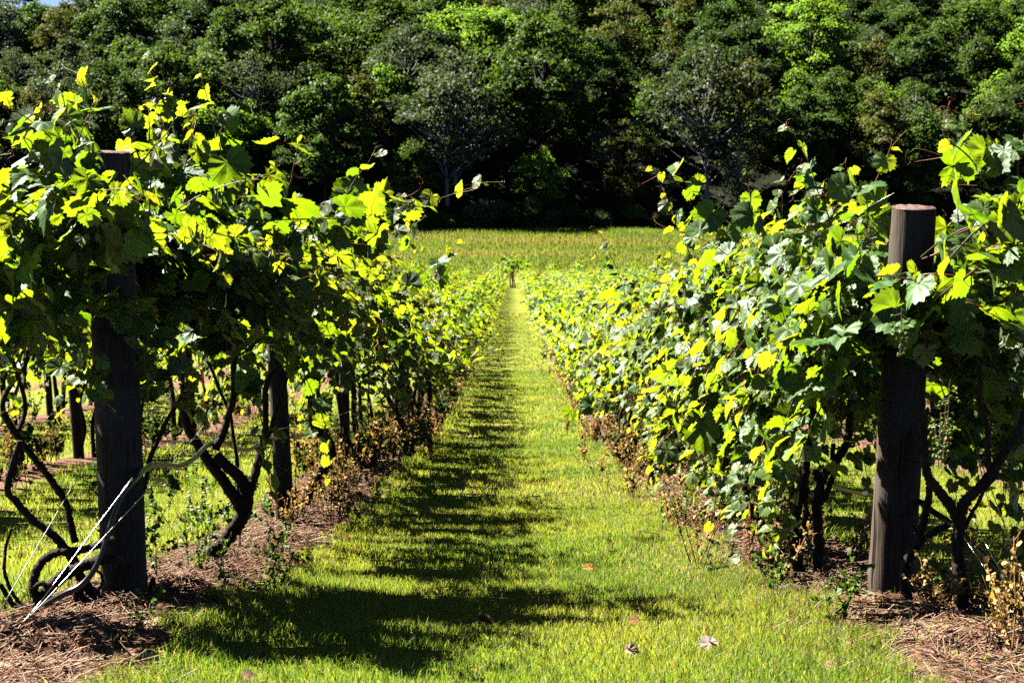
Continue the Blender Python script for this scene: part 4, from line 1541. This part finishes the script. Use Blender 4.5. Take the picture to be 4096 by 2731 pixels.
def place_tree(x, y, kind, v, sc, label, group, name='broadleaf_tree'):
    tm_, cm_, h = TREES[kind][v % len(TREES[kind])]
    root = empty(name, (x, y, ground_at(x, y)), label, 'tree', group)
    root.rotation_euler = (0, 0, rng.uniform(0, 6.28))
    root.scale = (sc, sc, sc * rng.uniform(0.92, 1.1))
    for nm, me in (('trunk', tm_), ('crown', cm_)):
        o = bpy.data.objects.new(nm, me)
        COL.objects.link(o)
        o.parent = root
    return root


def at_px(px, y):
    return (px - 2048) / FPX * y


special = [
    (1880, 300, 'bright', 0, 1.15, 'bright lime green spreading tree high on the middle of the wooded hill'),
    (2830, 262, 'grey', 1, 1.45, 'tall pale green tree with dark trunk at the foot of the wood, right of centre'),
    (3950, 276, 'bright', 1, 1.1, 'lime green tree above the right end post at the right edge of the wood'),
    (3350, 268, 'mid', 2, 1.0, 'rounded mid green tree at the foot of the wood, above the right row'),
    (2150, 260, 'bright', 1, 0.85, 'fresh green tree at the foot of the wood straight above the alley'),
    (30, 286, 'olive', 0, 0.75, 'small yellowish tree at the left edge of the picture'),
    (2350, 292, 'dark', 0, 1.0, 'dark green tree high on the hill just right of the bright spreading tree'),
    (2420, 270, 'grey', 0, 0.9, 'grey green tree on the hill between the bright tree and the tall pale tree'),
]
placed = []
for (px, y, kd, v, sc, lab) in special:
    x = at_px(px, y)
    placed.append((x, y))
    place_tree(x, y, kd, v, sc, lab, None)
nt_ = 0
kinds = ['dark', 'mid', 'dark', 'mid', 'grey', 'olive', 'mid', 'bright', 'grey', 'mid']
lab_k = {'dark': 'dark green', 'mid': 'mid green', 'bright': 'fresh light green', 'grey': 'greyish green pale barked', 'olive': 'olive green'}
for jy, yy in enumerate(np.arange(258, 372, 9.3)):
    half = yy * 0.31 + 12
    zone = 'foot' if yy < 272 else ('middle slope' if yy < 312 else 'crest')
    stepx = 9.2 if yy < 320 else 10.2
    for xx in np.arange(-half, half, stepx):
        x = xx + rng.uniform(-3, 3) + (jy % 2) * stepx / 2
        y = yy + rng.uniform(-2.6, 2.6)
        if y < foot(x) + 2:
            y = float(foot(x)) + 2 + rng.random()
        if any((x - a) ** 2 + (y - b) ** 2 < 30 for a, b in placed):
            continue
        kd = kinds[rng.integers(0, 10)]
        sc = rng.uniform(0.78, 1.42) if yy > 266 else rng.uniform(0.8, 1.45)
        if x < -75 and y > 315:
            sc *= 0.75
        place_tree(x, y, kd, int(rng.integers(0, 9)), sc, '%s broadleaf tree on the %s of the wooded hill' % (lab_k[kd], zone), '%s trees on the %s of the hill' % (lab_k[kd], zone))
        nt_ += 1
print('trees', nt_)
# shrubs along the edge of the wood
SHR = []
for k_ in range(3):
    tb, lb = tree_mesh(900 + k_, 4.2, 2.8, 0.0, 24, 120, 0.30, 0.4)
    SHR.append((tb.mesh('stem', M_TBARK), lb.mesh('foliage', M_TL['grey' if k_ == 0 else 'mid'])))
for j in range(34):
    x = -60 + j * 3.6 + rng.uniform(-1.5, 1.5)
    y = float(foot(x)) + rng.uniform(-2.5, 1.0)
    tm_, cm_ = SHR[j % 3]
    root = empty('shrub', (x, y, ground_at(x, y)), '%s shrub at the edge of the wood behind the meadow' % ('pale grey green' if j % 3 == 0 else 'dark green'), 'shrub', 'shrubs along the edge of the wood')
    root.rotation_euler = (0, 0, rng.uniform(0, 6.28))
    sc = rng.uniform(0.55, 1.1)
    root.scale = (sc, sc, sc)
    for nm, me in (('stem', tm_), ('foliage', cm_)):
        o = bpy.data.objects.new(nm, me)
        COL.objects.link(o)
        o.parent = root
